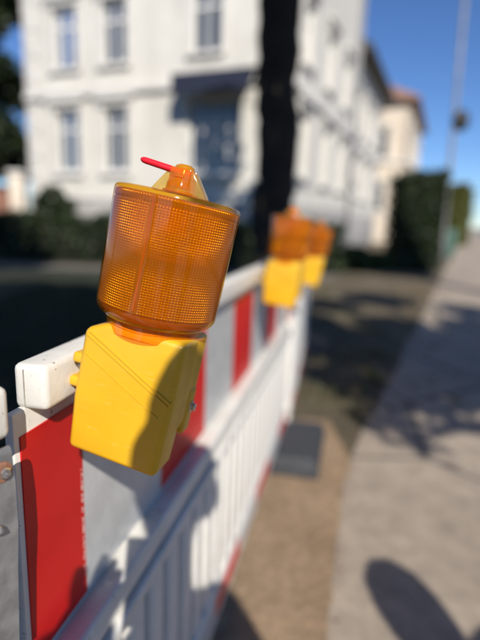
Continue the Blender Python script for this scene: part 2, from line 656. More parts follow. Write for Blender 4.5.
# ------------------------------------------------------------------ scattered blades / leaves helper
def leaf_mesh(name, pts, size, rnd, stretch=1.7, updown=0.6):
    """One folded leaf (two triangles) per point."""
    n = len(pts)
    V = np.zeros((n * 4, 3))
    Fc = np.zeros((n * 2, 3), dtype=int)
    for i, p in enumerate(pts):
        s = size * rnd.uniform(0.6, 1.35)
        a = Vector((rnd.gauss(0, 1), rnd.gauss(0, 1), rnd.gauss(0, updown))).normalized()
        b = a.cross(Vector((rnd.gauss(0, 1), rnd.gauss(0, 1), rnd.gauss(0, 1)))).normalized()
        c = a.cross(b)
        p = Vector(p)
        V[i * 4] = p - a * s * stretch * 0.5
        V[i * 4 + 1] = p + b * s * 0.5 + c * s * 0.15
        V[i * 4 + 2] = p + a * s * stretch * 0.5
        V[i * 4 + 3] = p - b * s * 0.5 + c * s * 0.15
        Fc[i * 2] = (i * 4, i * 4 + 1, i * 4 + 2)
        Fc[i * 2 + 1] = (i * 4, i * 4 + 2, i * 4 + 3)
    me = bpy.data.meshes.new(name)
    me.from_pydata(V.tolist(), [], Fc.tolist())
    return me


def grass_blades(name, label, area, n, hgt, mat, seed):
    rnd = random.Random(seed)
    V, Fc = [], []
    for _ in range(n):
        x, y, z = area(rnd)
        a = rnd.uniform(0, 2 * math.pi)
        h_ = hgt * rnd.uniform(0.5, 1.3)
        w_ = 0.004
        lx, ly = rnd.gauss(0, 0.4) * h_, rnd.gauss(0, 0.4) * h_
        i = len(V)
        V += [(x - w_ * math.cos(a), y - w_ * math.sin(a), z), (x + w_ * math.cos(a), y + w_ * math.sin(a), z), (x + lx, y + ly, z + h_)]
        Fc.append((i, i + 1, i + 2))
    me = bpy.data.meshes.new(name)
    me.from_pydata(V, [], Fc)
    o_ = link(name, me, mat)
    tag(o_, label, 'grass', kind='stuff')
    return o_


TUFTS = [(random.Random(50 + i).uniform(0.35, 1.7), random.Random(90 + i).uniform(3.1, 9.5)) for i in range(60)]


def tuft_area(rnd):
    cx, cy = rnd.choice(TUFTS)
    x = min(cx + rnd.gauss(0, 0.10), 0.55 + (cy - 2.43) * 0.40)
    return x, cy + rnd.gauss(0, 0.14), -0.014


grass_blades('grass_tufts', 'dry grass tufts on the bare soil beside the sidewalk', tuft_area, 3500, 0.06, M['grass'], 61)
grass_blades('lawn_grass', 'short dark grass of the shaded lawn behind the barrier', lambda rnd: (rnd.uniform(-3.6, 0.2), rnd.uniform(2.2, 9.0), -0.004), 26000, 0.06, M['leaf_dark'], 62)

# loose leaves on the pavement edge and stones in the sand
rl = random.Random(77)
lp_ = []
for _ in range(260):
    y = rl.uniform(3.0, 11)
    x = 0.63 + (y - 2.43) * 0.414 + rl.gauss(0, 0.35)
    lp_.append((x, y, 0.012))
o = link('leaf_litter', leaf_mesh('leaf_litter', lp_, 0.035, rl, 1.5, 0.12), M['leaf_dry'])
tag(o, 'dry fallen leaves along the border of the sidewalk', 'leaves', kind='stuff')
bm = bmesh.new()
for _ in range(700):
    j = rl.randrange(0, 58)
    u = rl.random() if rl.random() < 0.4 else min(1.06, max(0.6, rl.gauss(0.97, 0.06)))
    x = SL[j][0] * (1 - u) + SR[j][0] * u
    y = SL[j][1] * (1 - u) + SR[j][1] * u
    r_ = rl.uniform(0.002, 0.007)
    rr2 = bmesh.ops.create_icosphere(bm, subdivisions=1, radius=r_)
    for v_ in rr2['verts']:
        v_.co = Vector((v_.co.x * rl.uniform(.7, 1.3), v_.co.y * rl.uniform(.7, 1.3), v_.co.z * .7)) + Vector((x, y, 0.008 + r_ * 0.3))
o = bobj('pebbles', bm, M['sand'], None, True)
tag(o, 'small pebbles lying in the sand strip', 'pebbles', kind='stuff')

# ------------------------------------------------------------------ house
C = Vector((1.05, 14.0, 0))                   # near corner of the white house
HL = Vector((-math.cos(S_HEAD), math.sin(S_HEAD), 0))    # along the left facade, away from the corner
LEN_L, LEN_R, EAVE = 9.3, 10.6, 13.0


class Facade:
    """A wall plane: a runs along it, z up, o outwards."""

    def __init__(s, origin, along, out):
        s.o, s.a, s.n = Vector(origin), Vector(along).normalized(), Vector(out).normalized()
        s.M = Matrix(((s.a.x, s.n.x, 0, s.o.x), (s.a.y, s.n.y, 0, s.o.y), (0, 0, 1, s.o.z), (0, 0, 0, 1)))

    def px(s, px, py):
        P = at_plane(px, py, s.o, s.n)
        return (P - s.o).dot(s.a), P.z

    def box(s, name, a0, a1, o0, o1, z0, z1, mat, parent, bevel=0.0):
        bm = bmesh.new()
        add_box(bm, (min(a0, a1), o0, z0), (max(a0, a1), o1, z1), bevel, 2, s.M)
        return bobj(name, bm, mat, parent)


def wall_with_holes(name, fac, a0, a1, z0, z1, holes, thick, mat, parent):
    """Wall slab with real openings, made of a grid of cells."""
    xs = sorted({a0, a1} | {h[0] for h in holes} | {h[1] for h in holes})
    zs = sorted({z0, z1} | {h[2] for h in holes} | {h[3] for h in holes})
    bm = bmesh.new()

    def solid(i, j):
        if i < 0 or j < 0 or i >= len(xs) - 1 or j >= len(zs) - 1:
            return False
        cx, cz = (xs[i] + xs[i + 1]) / 2, (zs[j] + zs[j + 1]) / 2
        return not any(h[0] < cx < h[1] and h[2] < cz < h[3] for h in holes)

    def quad(*co):
        bm.faces.new([bm.verts.new(fac.M @ Vector(c_)) for c_ in co])
    for i in range(len(xs) - 1):
        for j in range(len(zs) - 1):
            if not solid(i, j):
                continue
            A, B, Z0, Z1 = xs[i], xs[i + 1], zs[j], zs[j + 1]
            quad((A, 0, Z0), (B, 0, Z0), (B, 0, Z1), (A, 0, Z1))
            quad((A, -thick, Z0), (B, -thick, Z0), (B, -thick, Z1), (A, -thick, Z1))
            if not solid(i - 1, j):
                quad((A, 0, Z0), (A, -thick, Z0), (A, -thick, Z1), (A, 0, Z1))
            if not solid(i + 1, j):
                quad((B, 0, Z0), (B, -thick, Z0), (B, -thick, Z1), (B, 0, Z1))
            if not solid(i, j - 1):
                quad((A, 0, Z0), (B, 0, Z0), (B, -thick, Z0), (A, -thick, Z0))
            if not solid(i, j + 1):
                quad((A, 0, Z1), (B, 0, Z1), (B, -thick, Z1), (A, -thick, Z1))
    bmesh.ops.remove_doubles(bm, verts=bm.verts[:], dist=0.0005)
    return bobj(name, bm, mat, parent, False)


def window(fac, parent, a0, a1, z0, z1, mull=1, trans=0.68, head=True, curtain=True):
    """A window set in its opening: frame with bars, pane, curtain, sill, hood."""
    bm = bmesh.new()
    fw = 0.075
    d0, d1 = -0.20, -0.13
    for A, B, Z0, Z1 in ((a0, a0 + fw, z0, z1), (a1 - fw, a1, z0, z1), (a0 + fw, a1 - fw, z0, z0 + fw), (a0 + fw, a1 - fw, z1 - fw, z1)):
        add_box(bm, (A, d0, Z0), (B, d1, Z1), 0, 2, fac.M)
    for i in range(mull):
        x = a0 + (a1 - a0) * (i + 1) / (mull + 1)
        add_box(bm, (x - 0.035, d0 + 0.004, z0 + fw), (x + 0.035, d1 + 0.004, z1 - fw), 0, 2, fac.M)
    if trans:
        zz = z0 + (z1 - z0) * trans
        add_box(bm, (a0 + fw, d0 + 0.008, zz - 0.035), (a1 - fw, d1 + 0.008, zz + 0.035), 0, 2, fac.M)
    wdw = bobj('window', bm, M['frame'], parent, False)
    fac.box('pane', a0 + 0.01, a1 - 0.01, -0.175, -0.165, z0 + 0.01, z1 - 0.01, M['glass'], wdw)
    if curtain:
        bm = bmesh.new()
        wd = (a1 - a0)
        for A, B in ((a0 + 0.02, a0 + wd * 0.488), (a1 - wd * 0.47, a1 - 0.02)):
            n_ = 9
            v0, v1 = [], []
            for i in range(n_):
                x = A + (B - A) * i / (n_ - 1)
                yy = -0.26 - 0.02 * (i % 2)
                v0.append(bm.verts.new(fac.M @ Vector((x, yy, z0 + 0.02))))
                v1.append(bm.verts.new(fac.M @ Vector((x, yy, z1 - 0.02))))
            for i in range(n_ - 1):
                bm.faces.new((v0[i], v0[i + 1], v1[i + 1], v1[i]))
        bobj('curtain', bm, M['curtain'], wdw, True)
    if head:
        fac.box('sill', a0 - 0.14, a1 + 0.14, -0.05, 0.13, z0 - 0.13, z0 - 0.004, M['trim'], wdw, 0.015)
        bm = bmesh.new()
        add_box(bm, (a0 - 0.16, 0.003, z0), (a0 - 0.004, 0.06, z1), 0.01, 2, fac.M)
        add_box(bm, (a1 + 0.004, 0.003, z0), (a1 + 0.16, 0.06, z1), 0.01, 2, fac.M)
        add_box(bm, (a0 - 0.2, 0.003, z1 + 0.004), (a1 + 0.2, 0.085, z1 + 0.2), 0.01, 2, fac.M)
        add_box(bm, (a0 - 0.26, 0.003, z1 + 0.204), (a1 + 0.26, 0.2, z1 + 0.32), 0.02, 2, fac.M)
        bobj('surround', bm, M['trim'], wdw, False)
    return wdw


house = empty('white_house', C)
tag(house, 'white stuccoed two-storey villa with navy awning, behind the dark hedge', 'house')
house.location = (0, 0, 0)
FL = Facade(C, HL, -SD)
FR = Facade(C, SD, SN)


def span(fac, x0, x1, y0, y1):
    a_, zt = fac.px((x0 + x1) / 2, y0)
    _, zb = fac.px((x0 + x1) / 2, y1)
    a0, _ = fac.px(x0, (y0 + y1) / 2)
    a1, _ = fac.px(x1, (y0 + y1) / 2)
    return min(a0, a1), max(a0, a1), zb, zt


WL = [span(FL, 57, 80, 110, 173), span(FL, 104, 128, 106, 171), span(FL, 55, 79, 6, 70), span(FL, 102, 128, -2, 62),
      span(FL, 192, 222, -20, 40)]
# even the rows out
zb = (WL[0][2] + WL[1][2]) / 2
zt = (WL[0][3] + WL[1][3]) / 2
WL[0] = WL[0][:2] + (zb, zt)
WL[1] = WL[1][:2] + (zb, zt)
zb2 = (WL[2][2] + WL[3][2]) / 2
zt2 = (WL[2][3] + WL[3][3]) / 2
WL[2] = WL[0][:2] + (zb2, zt2)
WL[3] = WL[1][:2] + (zb2, zt2)
bay = span(FL, 188, 240, 98, 174)
bay = (bay[0], bay[1], max(0.9, bay[2]), bay[3])
WL[4] = (WL[4][0], WL[4][1], zb2 + 0.05, zt2)
wall_with_holes('facade_wall', FL, 0, LEN_L, 0.0, EAVE, [tuple(h) for h in WL] + [bay], 0.35, M['stucco'], house)
for h in WL:
    window(FL, house, *h)
# broad window of the ground-floor bay
bw = window(FL, house, *bay, mull=3, trans=0.7, head=False)
FL.box('sill', bay[0] - 0.1, bay[1] + 0.1, -0.05, 0.14, bay[2] - 0.14, bay[2] - 0.004, M['trim'], bw, 0.015)
# string course and cornice on both facades
for z0, z1, d in ((FL.px(100, 96)[1], FL.px(100, 88)[1], 0.14), (1.75, 1.9, 0.10), (EAVE - 0.75, EAVE - 0.45, 0.16)):
    FL.box('string_course', -0.0, LEN_L, 0.003, d, z0, z1, M['trim'], house, 0.02)
    FR.box('string_course', 0.0, LEN_R, 0.003, d, z0, z1, M['trim'], house, 0.02)
# corner pilaster blocks
zq = 1.95
i = 0
while zq < EAVE - 0.9:
    FL.box('quoin', 0.004, 0.55 if i % 2 else 0.38, 0.004, 0.05, zq, zq + 0.36, M['trim'], house, 0.012)
    FR.box('quoin', 0.004, 0.38 if i % 2 else 0.55, 0.004, 0.05, zq, zq + 0.36, M['trim'], house, 0.012)
    FL.box('quoin', LEN_L - (0.55 if i % 2 else 0.38), LEN_L - 0.004, 0.004, 0.05, zq, zq + 0.36, M['trim'], house, 0.012)
    zq += 0.40
    i += 1
FL.box('plinth', 0.0, LEN_L, 0.004, 0.10, 0.0, 1.72, M['plinth'], house, 0.01)
FR.box('plinth', 0.0, LEN_R, 0.004, 0.10, 0.0, 1.72, M['plinth'], house, 0.01)
WR = []
sA = 1.3
while sA < LEN_R - 1.6:
    WR.append((sA, sA + 1.05, zb, zt))
    WR.append((sA, sA + 1.05, zb2, zt2))
    sA += 2.9
wall_with_holes('side_wall', FR, 0, LEN_R, 0.0, EAVE, WR, 0.35, M['stucco'], house)
for h in WR:
    window(FR, house, *h)
# downpipe
bm = bmesh.new()
add_tube(bm, [FR.M @ Vector((9.4, 0.14, 0.3)), FR.M @ Vector((9.4, 0.14, EAVE - 0.2))], 0.06, 10)
bobj('downpipe', bm, M['pole'], house, True)
# inner back walls and dark interior floor so that windows do not look through
for fac, ln in ((FL, LEN_L), (FR, LEN_R)):
    fac.box('inner_wall', 0.4, ln - 0.4, -1.7, -1.6, 0.2, EAVE - 0.2, M['curtain'], house)
# roof with overhanging dark eave
P = [C + SN * 0.75 - SD * 0.75, C + HL * (LEN_L + 0.7) - SD * 0.75, C + HL * (LEN_L + 0.7) + SD * (LEN_R + .5), C + SN * 0.75 + SD * (LEN_R + .5)]
bm = bmesh.new()
lo = [bm.verts.new((p.x, p.y, EAVE)) for p in P]
hi = [bm.verts.new((p.x, p.y, EAVE + 0.28)) for p in P]
cen = sum((Vector(p) for p in P), Vector()) / 4
r1 = bm.verts.new((cen - SD * 5).to_tuple()[:2] + (EAVE + 3.4,))
r2 = bm.verts.new((cen + SD * 5).to_tuple()[:2] + (EAVE + 3.4,))
bm.faces.new(lo[::-1])
for i in range(4):
    bm.faces.new((lo[i], lo[(i + 1) % 4], hi[(i + 1) % 4], hi[i]))
bm.faces.new((hi[0], hi[1], r1))
bm.faces.new((hi[1], hi[2], r2, r1))
bm.faces.new((hi[2], hi[3], r2))
bm.faces.new((hi[3], hi[0], r1, r2))
bobj('roof', bm, M['slate'], house, False)
# lower rear wing of the same villa
FW = Facade(C + SD * (LEN_R + 0.02) - SN * 0.25, SD, SN)
WING_L, WING_E = 9.8, 9.0
wing_holes = []
sA = 0.9
while sA < WING_L - 1.5:
    wing_holes.append((sA, sA + 1.0, zb, zt))
    wing_holes.append((sA, sA + 1.0, zb2 - 0.1, zt2 - 0.1))
    sA += 2.5
wall_with_holes('wing_wall', FW, 0, WING_L, 0.0, WING_E, wing_holes, 0.35, M['stucco'], house)
for h in wing_holes:
    window(FW, house, *h)
FW.box('string_course', 0, WING_L, 0.003, 0.12, FL.px(100, 96)[1], FL.px(100, 88)[1], M['trim'], house, 0.02)
FW.box('plinth', 0.0, WING_L, 0.004, 0.10, 0.0, 1.72, M['plinth'], house, 0.01)
FW.box('inner_wall', 0.4, WING_L - 0.4, -1.7, -1.6, 0.2, WING_E - 0.2, M['curtain'], house)
bm = bmesh.new()
pr = [(0.7, WING_E), (0.7, WING_E + 0.25), (-4.0, WING_E + 2.6), (-8.5, WING_E + 0.25), (-8.5, WING_E)]
va = [bm.verts.new(FW.M @ Vector((0.0, o_, z_))) for o_, z_ in pr]
vb = [bm.verts.new(FW.M @ Vector((WING_L + 0.4, o_, z_))) for o_, z_ in pr]
bm.faces.new(va)
bm.faces.new(vb[::-1])
for i in range(5):
    j = (i + 1) % 5
    bm.faces.new((va[i], va[j], vb[j], vb[i]))
bobj('wing_roof', bm, M['slate'], house, False)
FW.box('wing_back', WING_L - 0.35, WING_L - 0.004, -8.0, -0.36, 0.0, WING_E - 0.01, M['stucco'], house)
# awning over the broad window: sloped cloth with valance, real thickness, on two arms
a0, za = FL.px(184, 98)
a1, _ = FL.px(259, 98)
a0, a1 = min(a0, a1), max(a0, a1)
zt_a = FL.px(220, 72)[1]
bm = bmesh.new()
prof = [(0.02, zt_a + 0.06), (0.75, zt_a - 0.16), (0.75, zt_a - 0.66), (0.735, zt_a - 0.66), (0.735, zt_a - 0.20), (0.02, zt_a + 0.01)]
va = [bm.verts.new(FL.M @ Vector((a0, o_, z_))) for o_, z_ in prof]
vb = [bm.verts.new(FL.M @ Vector((a1, o_, z_))) for o_, z_ in prof]
bm.faces.new(va)
bm.faces.new(vb[::-1])
for i in range(len(prof)):
    j = (i + 1) % len(prof)
    bm.faces.new((va[i], va[j], vb[j], vb[i]))
aw = bobj('awning', bm, M['awning'], house, False)
for x in (a0 + 0.15, a1 - 0.15):
    bm = bmesh.new()
    add_tube(bm, [FL.M @ Vector((x, 0.02, zt_a - 0.9)), FL.M @ Vector((x, 0.70, zt_a - 0.25))], 0.02, 8)
    bobj('awning_arm', bm, M['frame'], aw, True)


# ------------------------------------------------------------------ second house, farther down the street
def plain_house(name, label, origin, along, out, w_, d_, eave, ridge, wallmat, roofmat, cols, rows_, zs):
    root = empty(name)
    tag(root, label, 'house')
    fa = Facade(origin, along, out)
    fb = Facade(origin, -Vector(out), -Vector(along))       # gable end facing the camera
    holes = []
    step = w_ / cols
    for i in range(cols):
        for z0 in zs:
            holes.append((i * step + step * 0.32, i * step + step * 0.32 + 1.1, z0, z0 + 1.9))
    wall_with_holes('facade_wall', fa, 0, w_, 0, eave, holes, 0.3, wallmat, root)
    for h in holes:
        window(fa, root, *h)
    holes = []
    step = d_ / rows_
    for i in range(rows_):
        for z0 in zs:
            holes.append((i * step + step * 0.35, i * step + step * 0.35 + 1.1, z0, z0 + 1.9))
    wall_with_holes('side_wall', fb, 0, d_, 0, eave, holes, 0.3, wallmat, root)
    for h in holes:
        window(fb, root, *h)
    for f_, L_ in ((fa, w_), (fb, d_)):
        f_.box('string_course', 0, L_, 0.003, 0.12, zs[1] - 0.3, zs[1] - 0.12, M['trim'], root, 0.02)
        f_.box('inner_wall', 0.35, L_ - 0.35, -1.5, -1.4, 0.1, eave - 0.1, M['curtain'], root)
    A = Vector(along).normalized()
    N = Vector(out).normalized()
    O_ = Vector(origin)
    e = 0.5
    P = [O_ - A * e + N * e, O_ + A * (w_ + e) + N * e, O_ + A * (w_ + e) - N * (d_ + e), O_ - A * e - N * (d_ + e)]
    bm = bmesh.new()
    lo = [bm.verts.new((p.x, p.y, eave)) for p in P]
    hi = [bm.verts.new((p.x, p.y, eave + 0.22)) for p in P]
    mid = (P[0] + P[3]) / 2 + A * (d_ * 0.35)
    mid2 = (P[1] + P[2]) / 2 - A * (d_ * 0.35)
    r1 = bm.verts.new((mid.x, mid.y, ridge))
    r2 = bm.verts.new((mid2.x, mid2.y, ridge))
    bm.faces.new(lo[::-1])
    for i in range(4):
        bm.faces.new((lo[i], lo[(i + 1) % 4], hi[(i + 1) % 4], hi[i]))
    bm.faces.new((hi[3], hi[0], r1))
    bm.faces.new((hi[0], hi[1], r2, r1))
    bm.faces.new((hi[1], hi[2], r2))
    bm.faces.new((hi[2], hi[3], r1, r2))
    rf = bobj('roof', bm, roofmat, root, False)
    cpt = (mid + mid2) / 2
    box('chimney', (cpt.x - 0.4, cpt.y - 0.4, ridge - 0.8), (cpt.x + 0.4, cpt.y + 0.4, ridge + 0.9), M['brick'], rf, 0.02)
    return root


plain_house('cream_house', 'cream plastered house with red tiled roof, beyond the white villa',
            C + SD * 23.5 + SN * 1.3, SD, SN, 12.5, 8.0, 9.6, 12.2, M['cream'], M['roof'], 4, 2, (2.2, 5.9))
plain_house('low_cream_house', 'low pale house end with small roof, past the cream house',
            C + SD * 41.5 + SN * 1.6, SD, SN, 9, 6.0, 6.3, 8.0, M['cream'], M['roof'], 3, 2, (1.0, 3.6))

fh = ray(471, 226)
fh = fh * (95.0 / fh.y)
plain_house('far_house', 'tiny pale pinkish house at the far end of the sidewalk', Vector((fh.x - 2.0, 95.0, 0)), SD, SN, 8, 6.0, 3.2, 4.6, M['cream'], M['roof'], 2, 2, (0.6, 2.6))

# far left: garden gate pier and a brown garden wall
gp = at_z(22, 248, 0.0)
gx, gy = gp.x, 15.0
gx = gx * 15.0 / gp.y
t = empty('gate_pier', (gx, gy, 0))
tag(t, 'pale stone gate pier left of the white villa', 'pier')
box('shaft', (-0.2, -0.2, 0), (0.2, 0.2, 2.35), M['cream'], t, 0.02)
box('cap', (-0.25, -0.25, 2.353), (0.25, 0.25, 2.48), M['trim'], t, 0.03)
t2 = empty('garden_wall', (gx - 2.6, gy + 0.2, 0))
tag(t2, 'brown brick garden wall at the far left edge', 'wall')
box('brickwork', (-2.4, -0.15, 0), (2.39, 0.15, 1.95), M['brick'], t2, 0.01)
box('coping', (-2.45, -0.2, 1.953), (2.385, 0.2, 2.05), M['slate'], t2, 0.01)


# ------------------------------------------------------------------ hedges and bushes
def hedge(name, label, path, width, height, nleaf, size, mat, seed, category='hedge', jag=0.12):
    """A clipped hedge along a path: dark inner core and leaf-sized faces in its outer volume."""
    rnd = random.Random(seed)
    root = empty(name, path[0])
    tag(root, label, category)
    P = [Vector(p) - Vector(path[0]) for p in path]
    bm = bmesh.new()
    segs = []
    for a, b in zip(P[:-1], P[1:]):
        d = (b - a).normalized()
        n = Vector((d.y, -d.x, 0))
        segs.append((a, b, d, n, (b - a).length))
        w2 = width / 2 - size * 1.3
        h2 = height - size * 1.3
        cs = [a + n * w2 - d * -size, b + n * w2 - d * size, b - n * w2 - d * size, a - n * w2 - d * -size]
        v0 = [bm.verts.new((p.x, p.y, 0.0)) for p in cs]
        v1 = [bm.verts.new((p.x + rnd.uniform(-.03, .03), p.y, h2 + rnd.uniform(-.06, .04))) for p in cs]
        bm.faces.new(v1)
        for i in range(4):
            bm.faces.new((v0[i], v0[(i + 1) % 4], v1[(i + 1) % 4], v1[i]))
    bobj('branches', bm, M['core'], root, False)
    tot = sum(s_[4] for s_ in segs)
    pts_ = []
    for _ in range(nleaf):
        r = rnd.uniform(0, tot)
        for a, b, d, n, L in segs:
            if r <= L:
                break
            r -= L
        side = rnd.random()
        bulge = jag * math.sin(r * 2.3 + seed) * math.sin(r * 5.1 + 1.3 * seed)
        if side < 0.62:
            off = (width / 2 + bulge * 0.6 - abs(rnd.gauss(0, size * 0.9))) * rnd.choice((-1, 1))
            z = rnd.uniform(0, height + bulge)
        else:
            off = rnd.uniform(-width / 2, width / 2)
            z = height + bulge - abs(rnd.gauss(0, size * 0.9)) + (0.1 if rnd.random() < 0.05 else 0)
        al = r
        if rnd.random() < 0.12:
            al = rnd.choice((0, L)) + rnd.gauss(0, size * 0.5)
            off = rnd.uniform(-width / 2, width / 2)
            z = rnd.uniform(0, height)
        pts_.append(a + d * al + n * off + Vector((0, 0, max(0.02, z))))
    link('foliage', leaf_mesh('foliage', pts_, size, rnd), mat, root)
    return root


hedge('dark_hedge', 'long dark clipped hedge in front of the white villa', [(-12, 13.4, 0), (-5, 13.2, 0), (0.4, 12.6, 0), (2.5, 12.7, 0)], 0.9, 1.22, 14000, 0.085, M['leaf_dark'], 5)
hp = at_z(392, 271, 0)
hq = at_z(437, 272, 0)
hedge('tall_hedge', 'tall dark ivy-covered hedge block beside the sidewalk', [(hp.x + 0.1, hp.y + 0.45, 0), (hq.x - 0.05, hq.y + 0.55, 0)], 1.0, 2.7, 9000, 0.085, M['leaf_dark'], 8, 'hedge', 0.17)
ds = ray(58, 215)
ds = ds * (15.0 / ds.y)
hedge('shade_shrub', 'added low dark shrub standing in for shade at the left end of the villa wall', [(ds.x - 0.55, 15.0, 0), (ds.x + 0.45, 15.0, 0)], 0.8, 1.75, 3000, 0.09, M['leaf_dark'], 19, 'shrub', 0.35)  # leafy block added where the wall is only shaded
l0 = at_z(328, 272, 0)
l1 = at_z(394, 271, 0)
hedge('low_hedge', 'low loose green hedge along the foot of the villa wall', [(l0.x, l0.y + 0.3, 0), (l1.x - 0.15, l1.y + 0.35, 0)], 0.6, 0.48, 4200, 0.07, M['leaf'], 12, 'hedge', 0.2)
bb0 = at_z(449, 240, 0)
q_ = ray(457, 226)
q_ = q_ * (36.0 / q_.y)
hedge('round_bush', 'yellow green bush peeping out behind the lamp post', [(q_.x - 0.9, 36.0, 0), (q_.x + 0.5, 36.2, 0)], 1.8, 3.9, 9000, 0.19, M['leaf_lime'], 15, 'bush', 0.5)


# ------------------------------------------------------------------ trees
def tree(name, label, base, trunk, clusters, nleaf, size, mat, seed, group=None, trunk_r=(0.25, 0.1)):
    """trunk: list of points; clusters: (x, y, z, rx, rz) volumes of foliage, all relative to the base."""
    rnd = random.Random(seed)
    root = empty(name, base)
    tag(root, label, 'tree', group)
    bm = bmesh.new()
    n = len(trunk)
    # finer, slightly wobbly trunk
    tp, tr = [], []
    for i in range(n - 1):
        for q in range(5):
            u = q / 5
            p = Vector(trunk[i]).lerp(Vector(trunk[i + 1]), u)
            f_ = (i + u) / (n - 1)
            p += Vector((rnd.uniform(-1, 1), rnd.uniform(-1, 1), 0)) * 0.09 * trunk_r[0]
            tp.append(p)
            tr.append((trunk_r[0] * (1 - f_) + trunk_r[1] * f_) * (1 + 0.35 * max(0, 0.12 - f_) / 0.12) * rnd.uniform(0.95, 1.05))
    tp.append(Vector(trunk[-1]))
    tr.append(trunk_r[1])
    add_tube(bm, tp, tr, 14)
    bobj('trunk', bm, M['bark'], root, True)
    bm = bmesh.new()
    pts_ = []
    top = Vector(trunk[-1])
    vol = [c_[3] ** 2 * c_[4] for c_ in clusters]
    tv = sum(vol)
    for c_, v_ in zip(clusters, vol):
        ctr = Vector(c_[:3])
        # limb from the trunk to the cluster
        st = min(tp[len(tp) // 2:], key=lambda p: (p - ctr).length + 0.8 * max(0, p.z - ctr.z + 0.4))
        mid = st.lerp(ctr, 0.5) + Vector((rnd.uniform(-.2, .2), rnd.uniform(-.2, .2), 0.15))
        add_tube(bm, [st, mid, ctr], [0.075, 0.05, 0.02], 8)
        for _ in range(7):
            e = ctr + Vector((rnd.gauss(0, .5) * c_[3], rnd.gauss(0, .5) * c_[3], rnd.gauss(0, .5) * c_[4]))
            add_tube(bm, [mid.lerp(ctr, rnd.uniform(0.3, 1)), e], [0.022, 0.007], 5)
        for _ in range(max(20, int(nleaf * v_ / tv))):
            # clumped: leaves gather round random twig ends
            dvec = Vector((rnd.gauss(0, 1), rnd.gauss(0, 1), rnd.gauss(0, 1))).normalized() * rnd.uniform(0.15, 1) ** 0.5
            pts_.append(ctr + Vector((dvec.x * c_[3], dvec.y * c_[3], dvec.z * c_[4])) + Vector((rnd.gauss(0, .06), rnd.gauss(0, .06), rnd.gauss(0, .06))))
    bobj('limb', bm, M['bark'], root, True)
    link('crown', leaf_mesh('crown', pts_, size, rnd), mat, root)
    return root


def cl(rnd, n, cx, cy, cz, sx, sy, sz, r0, r1):
    out = []
    for _ in range(n):
        r = rnd.uniform(r0, r1)
        out.append((cx + rnd.uniform(-sx, sx), cy + rnd.uniform(-sy, sy), cz + rnd.uniform(-sz, sz), r, r * 0.7))
    return out


rt = random.Random(21)
# the dark trunk in front of the villa
tb = Vector((0.44, 7.4, 0))
KX, KY = SUN_TO.x / SUN_TO.z, SUN_TO.y / SUN_TO.z
tcl = cl(rt, 9, 1.2, 0.1, 7.2, 1.6, 1.7, 1.2, 0.45, 0.9)
for gz_, zz_, rr_ in ((1.3, 5.8, .85), (2.2, 6.0, .8), (3.0, 6.1, .8), (3.8, 6.3, .8), (4.6, 6.5, .8)):      # unseen boughs added sunward so that they shade the trunk
    tcl.append((KX * (zz_ - gz_), KY * (zz_ - gz_), zz_, rr_, rr_ * 0.6))
tree('street_tree', 'dark thick tree trunk standing behind the barrier, before the villa', tb,
     [(0.02, 0, 0), (0.02, 0, 0.8), (-0.03, 0, 1.6), (0.03, 0, 2.4), (-0.05, 0, 3.2), (-0.02, 0, 4.2), (0.05, 0.1, 6.0)],
     tcl, 6500, 0.11, M['leaf'], 31, None, (0.33, 0.28))
# trees outside the frame whose shade falls into it
tree('shade_tree', 'broad tree behind the photographer that shades the lawn', Vector((-2.4, -3.8, 0)),
     [(0, 0, 0), (0.05, 0, 1.5), (0, 0.05, 3), (0.1, 0.1, 5)],
     cl(rt, 26, 0.9, 2.0, 5.0, 1.2, 2.3, 0.9, 0.6, 0.95), 13000, 0.15, M['leaf'], 32, 'trees that shade the scene')
tree('shade_tree', 'broad tree left of the lawn that shades the hedge', Vector((-7.6, 2.2, 0)),
     [(0, 0, 0), (0.05, 0, 1.5), (0, 0.05, 3), (0.1, 0.1, 5)],
     cl(rt, 26, 0.6, 1.0, 6.0, 2.6, 3.0, 1.6, 0.8, 1.3), 12000, 0.16, M['leaf'], 33, 'trees that shade the scene')
# ground point -> where a cluster must hang to shade it
KX, KY = SUN_TO.x / SUN_TO.z, SUN_TO.y / SUN_TO.z


def shade_for(gx_, gy_, z, r, gz=0.0):
    return (gx_ + KX * (z - gz), gy_ + KY * (z - gz), z, r, r * 0.55)


b2 = Vector((4.4, -2.6, 0))
cls = []
for gx_, gy_, z, r in ((1.15, 3.55, 4.0, .34), (1.65, 3.9, 4.2, .42), (2.2, 4.3, 4.1, .5), (1.2, 4.6, 4.4, .42), (1.7, 5.0, 4.2, .5), (2.6, 5.2, 4.5, .6),
                       (3.2, 6.0, 4.6, .6), (1.1, 5.6, 4.4, .45), (2.0, 6.1, 4.8, .5), (0.95, 3.0, 3.9, .16), (1.05, 2.75, 3.85, .11), (2.9, 4.2, 4.3, .5),
                       (0.75, 4.0, 4.1, .26), (1.45, 3.2, 4.0, .2), (1.9, 3.35, 4.05, .24), (2.5, 3.6, 4.1, .3), (3.4, 5.0, 4.4, .5), (0.62, 4.9, 4.3, .34), (0.8, 6.4, 4.6, .5), (1.4, 7.6, 5, .5), (2.4, 8.4, 5.2, .6), (3.6, 7.4, 5, .5)):
    c5 = shade_for(gx_, gy_, z, r)
    cls.append((c5[0] - b2.x, c5[1] - b2.y, c5[2], c5[3], c5[4]))
tree('shade_tree', 'leaning tree right of the photographer that dapples the sidewalk', b2,
     [(0, 0, 0), (-0.2, 0.1, 1.5), (-0.5, 0.3, 3.0), (-1.0, 0.6, 4.2)], cls, 15000, 0.09, M['leaf'], 34, 'trees that shade the scene', (0.2, 0.08))
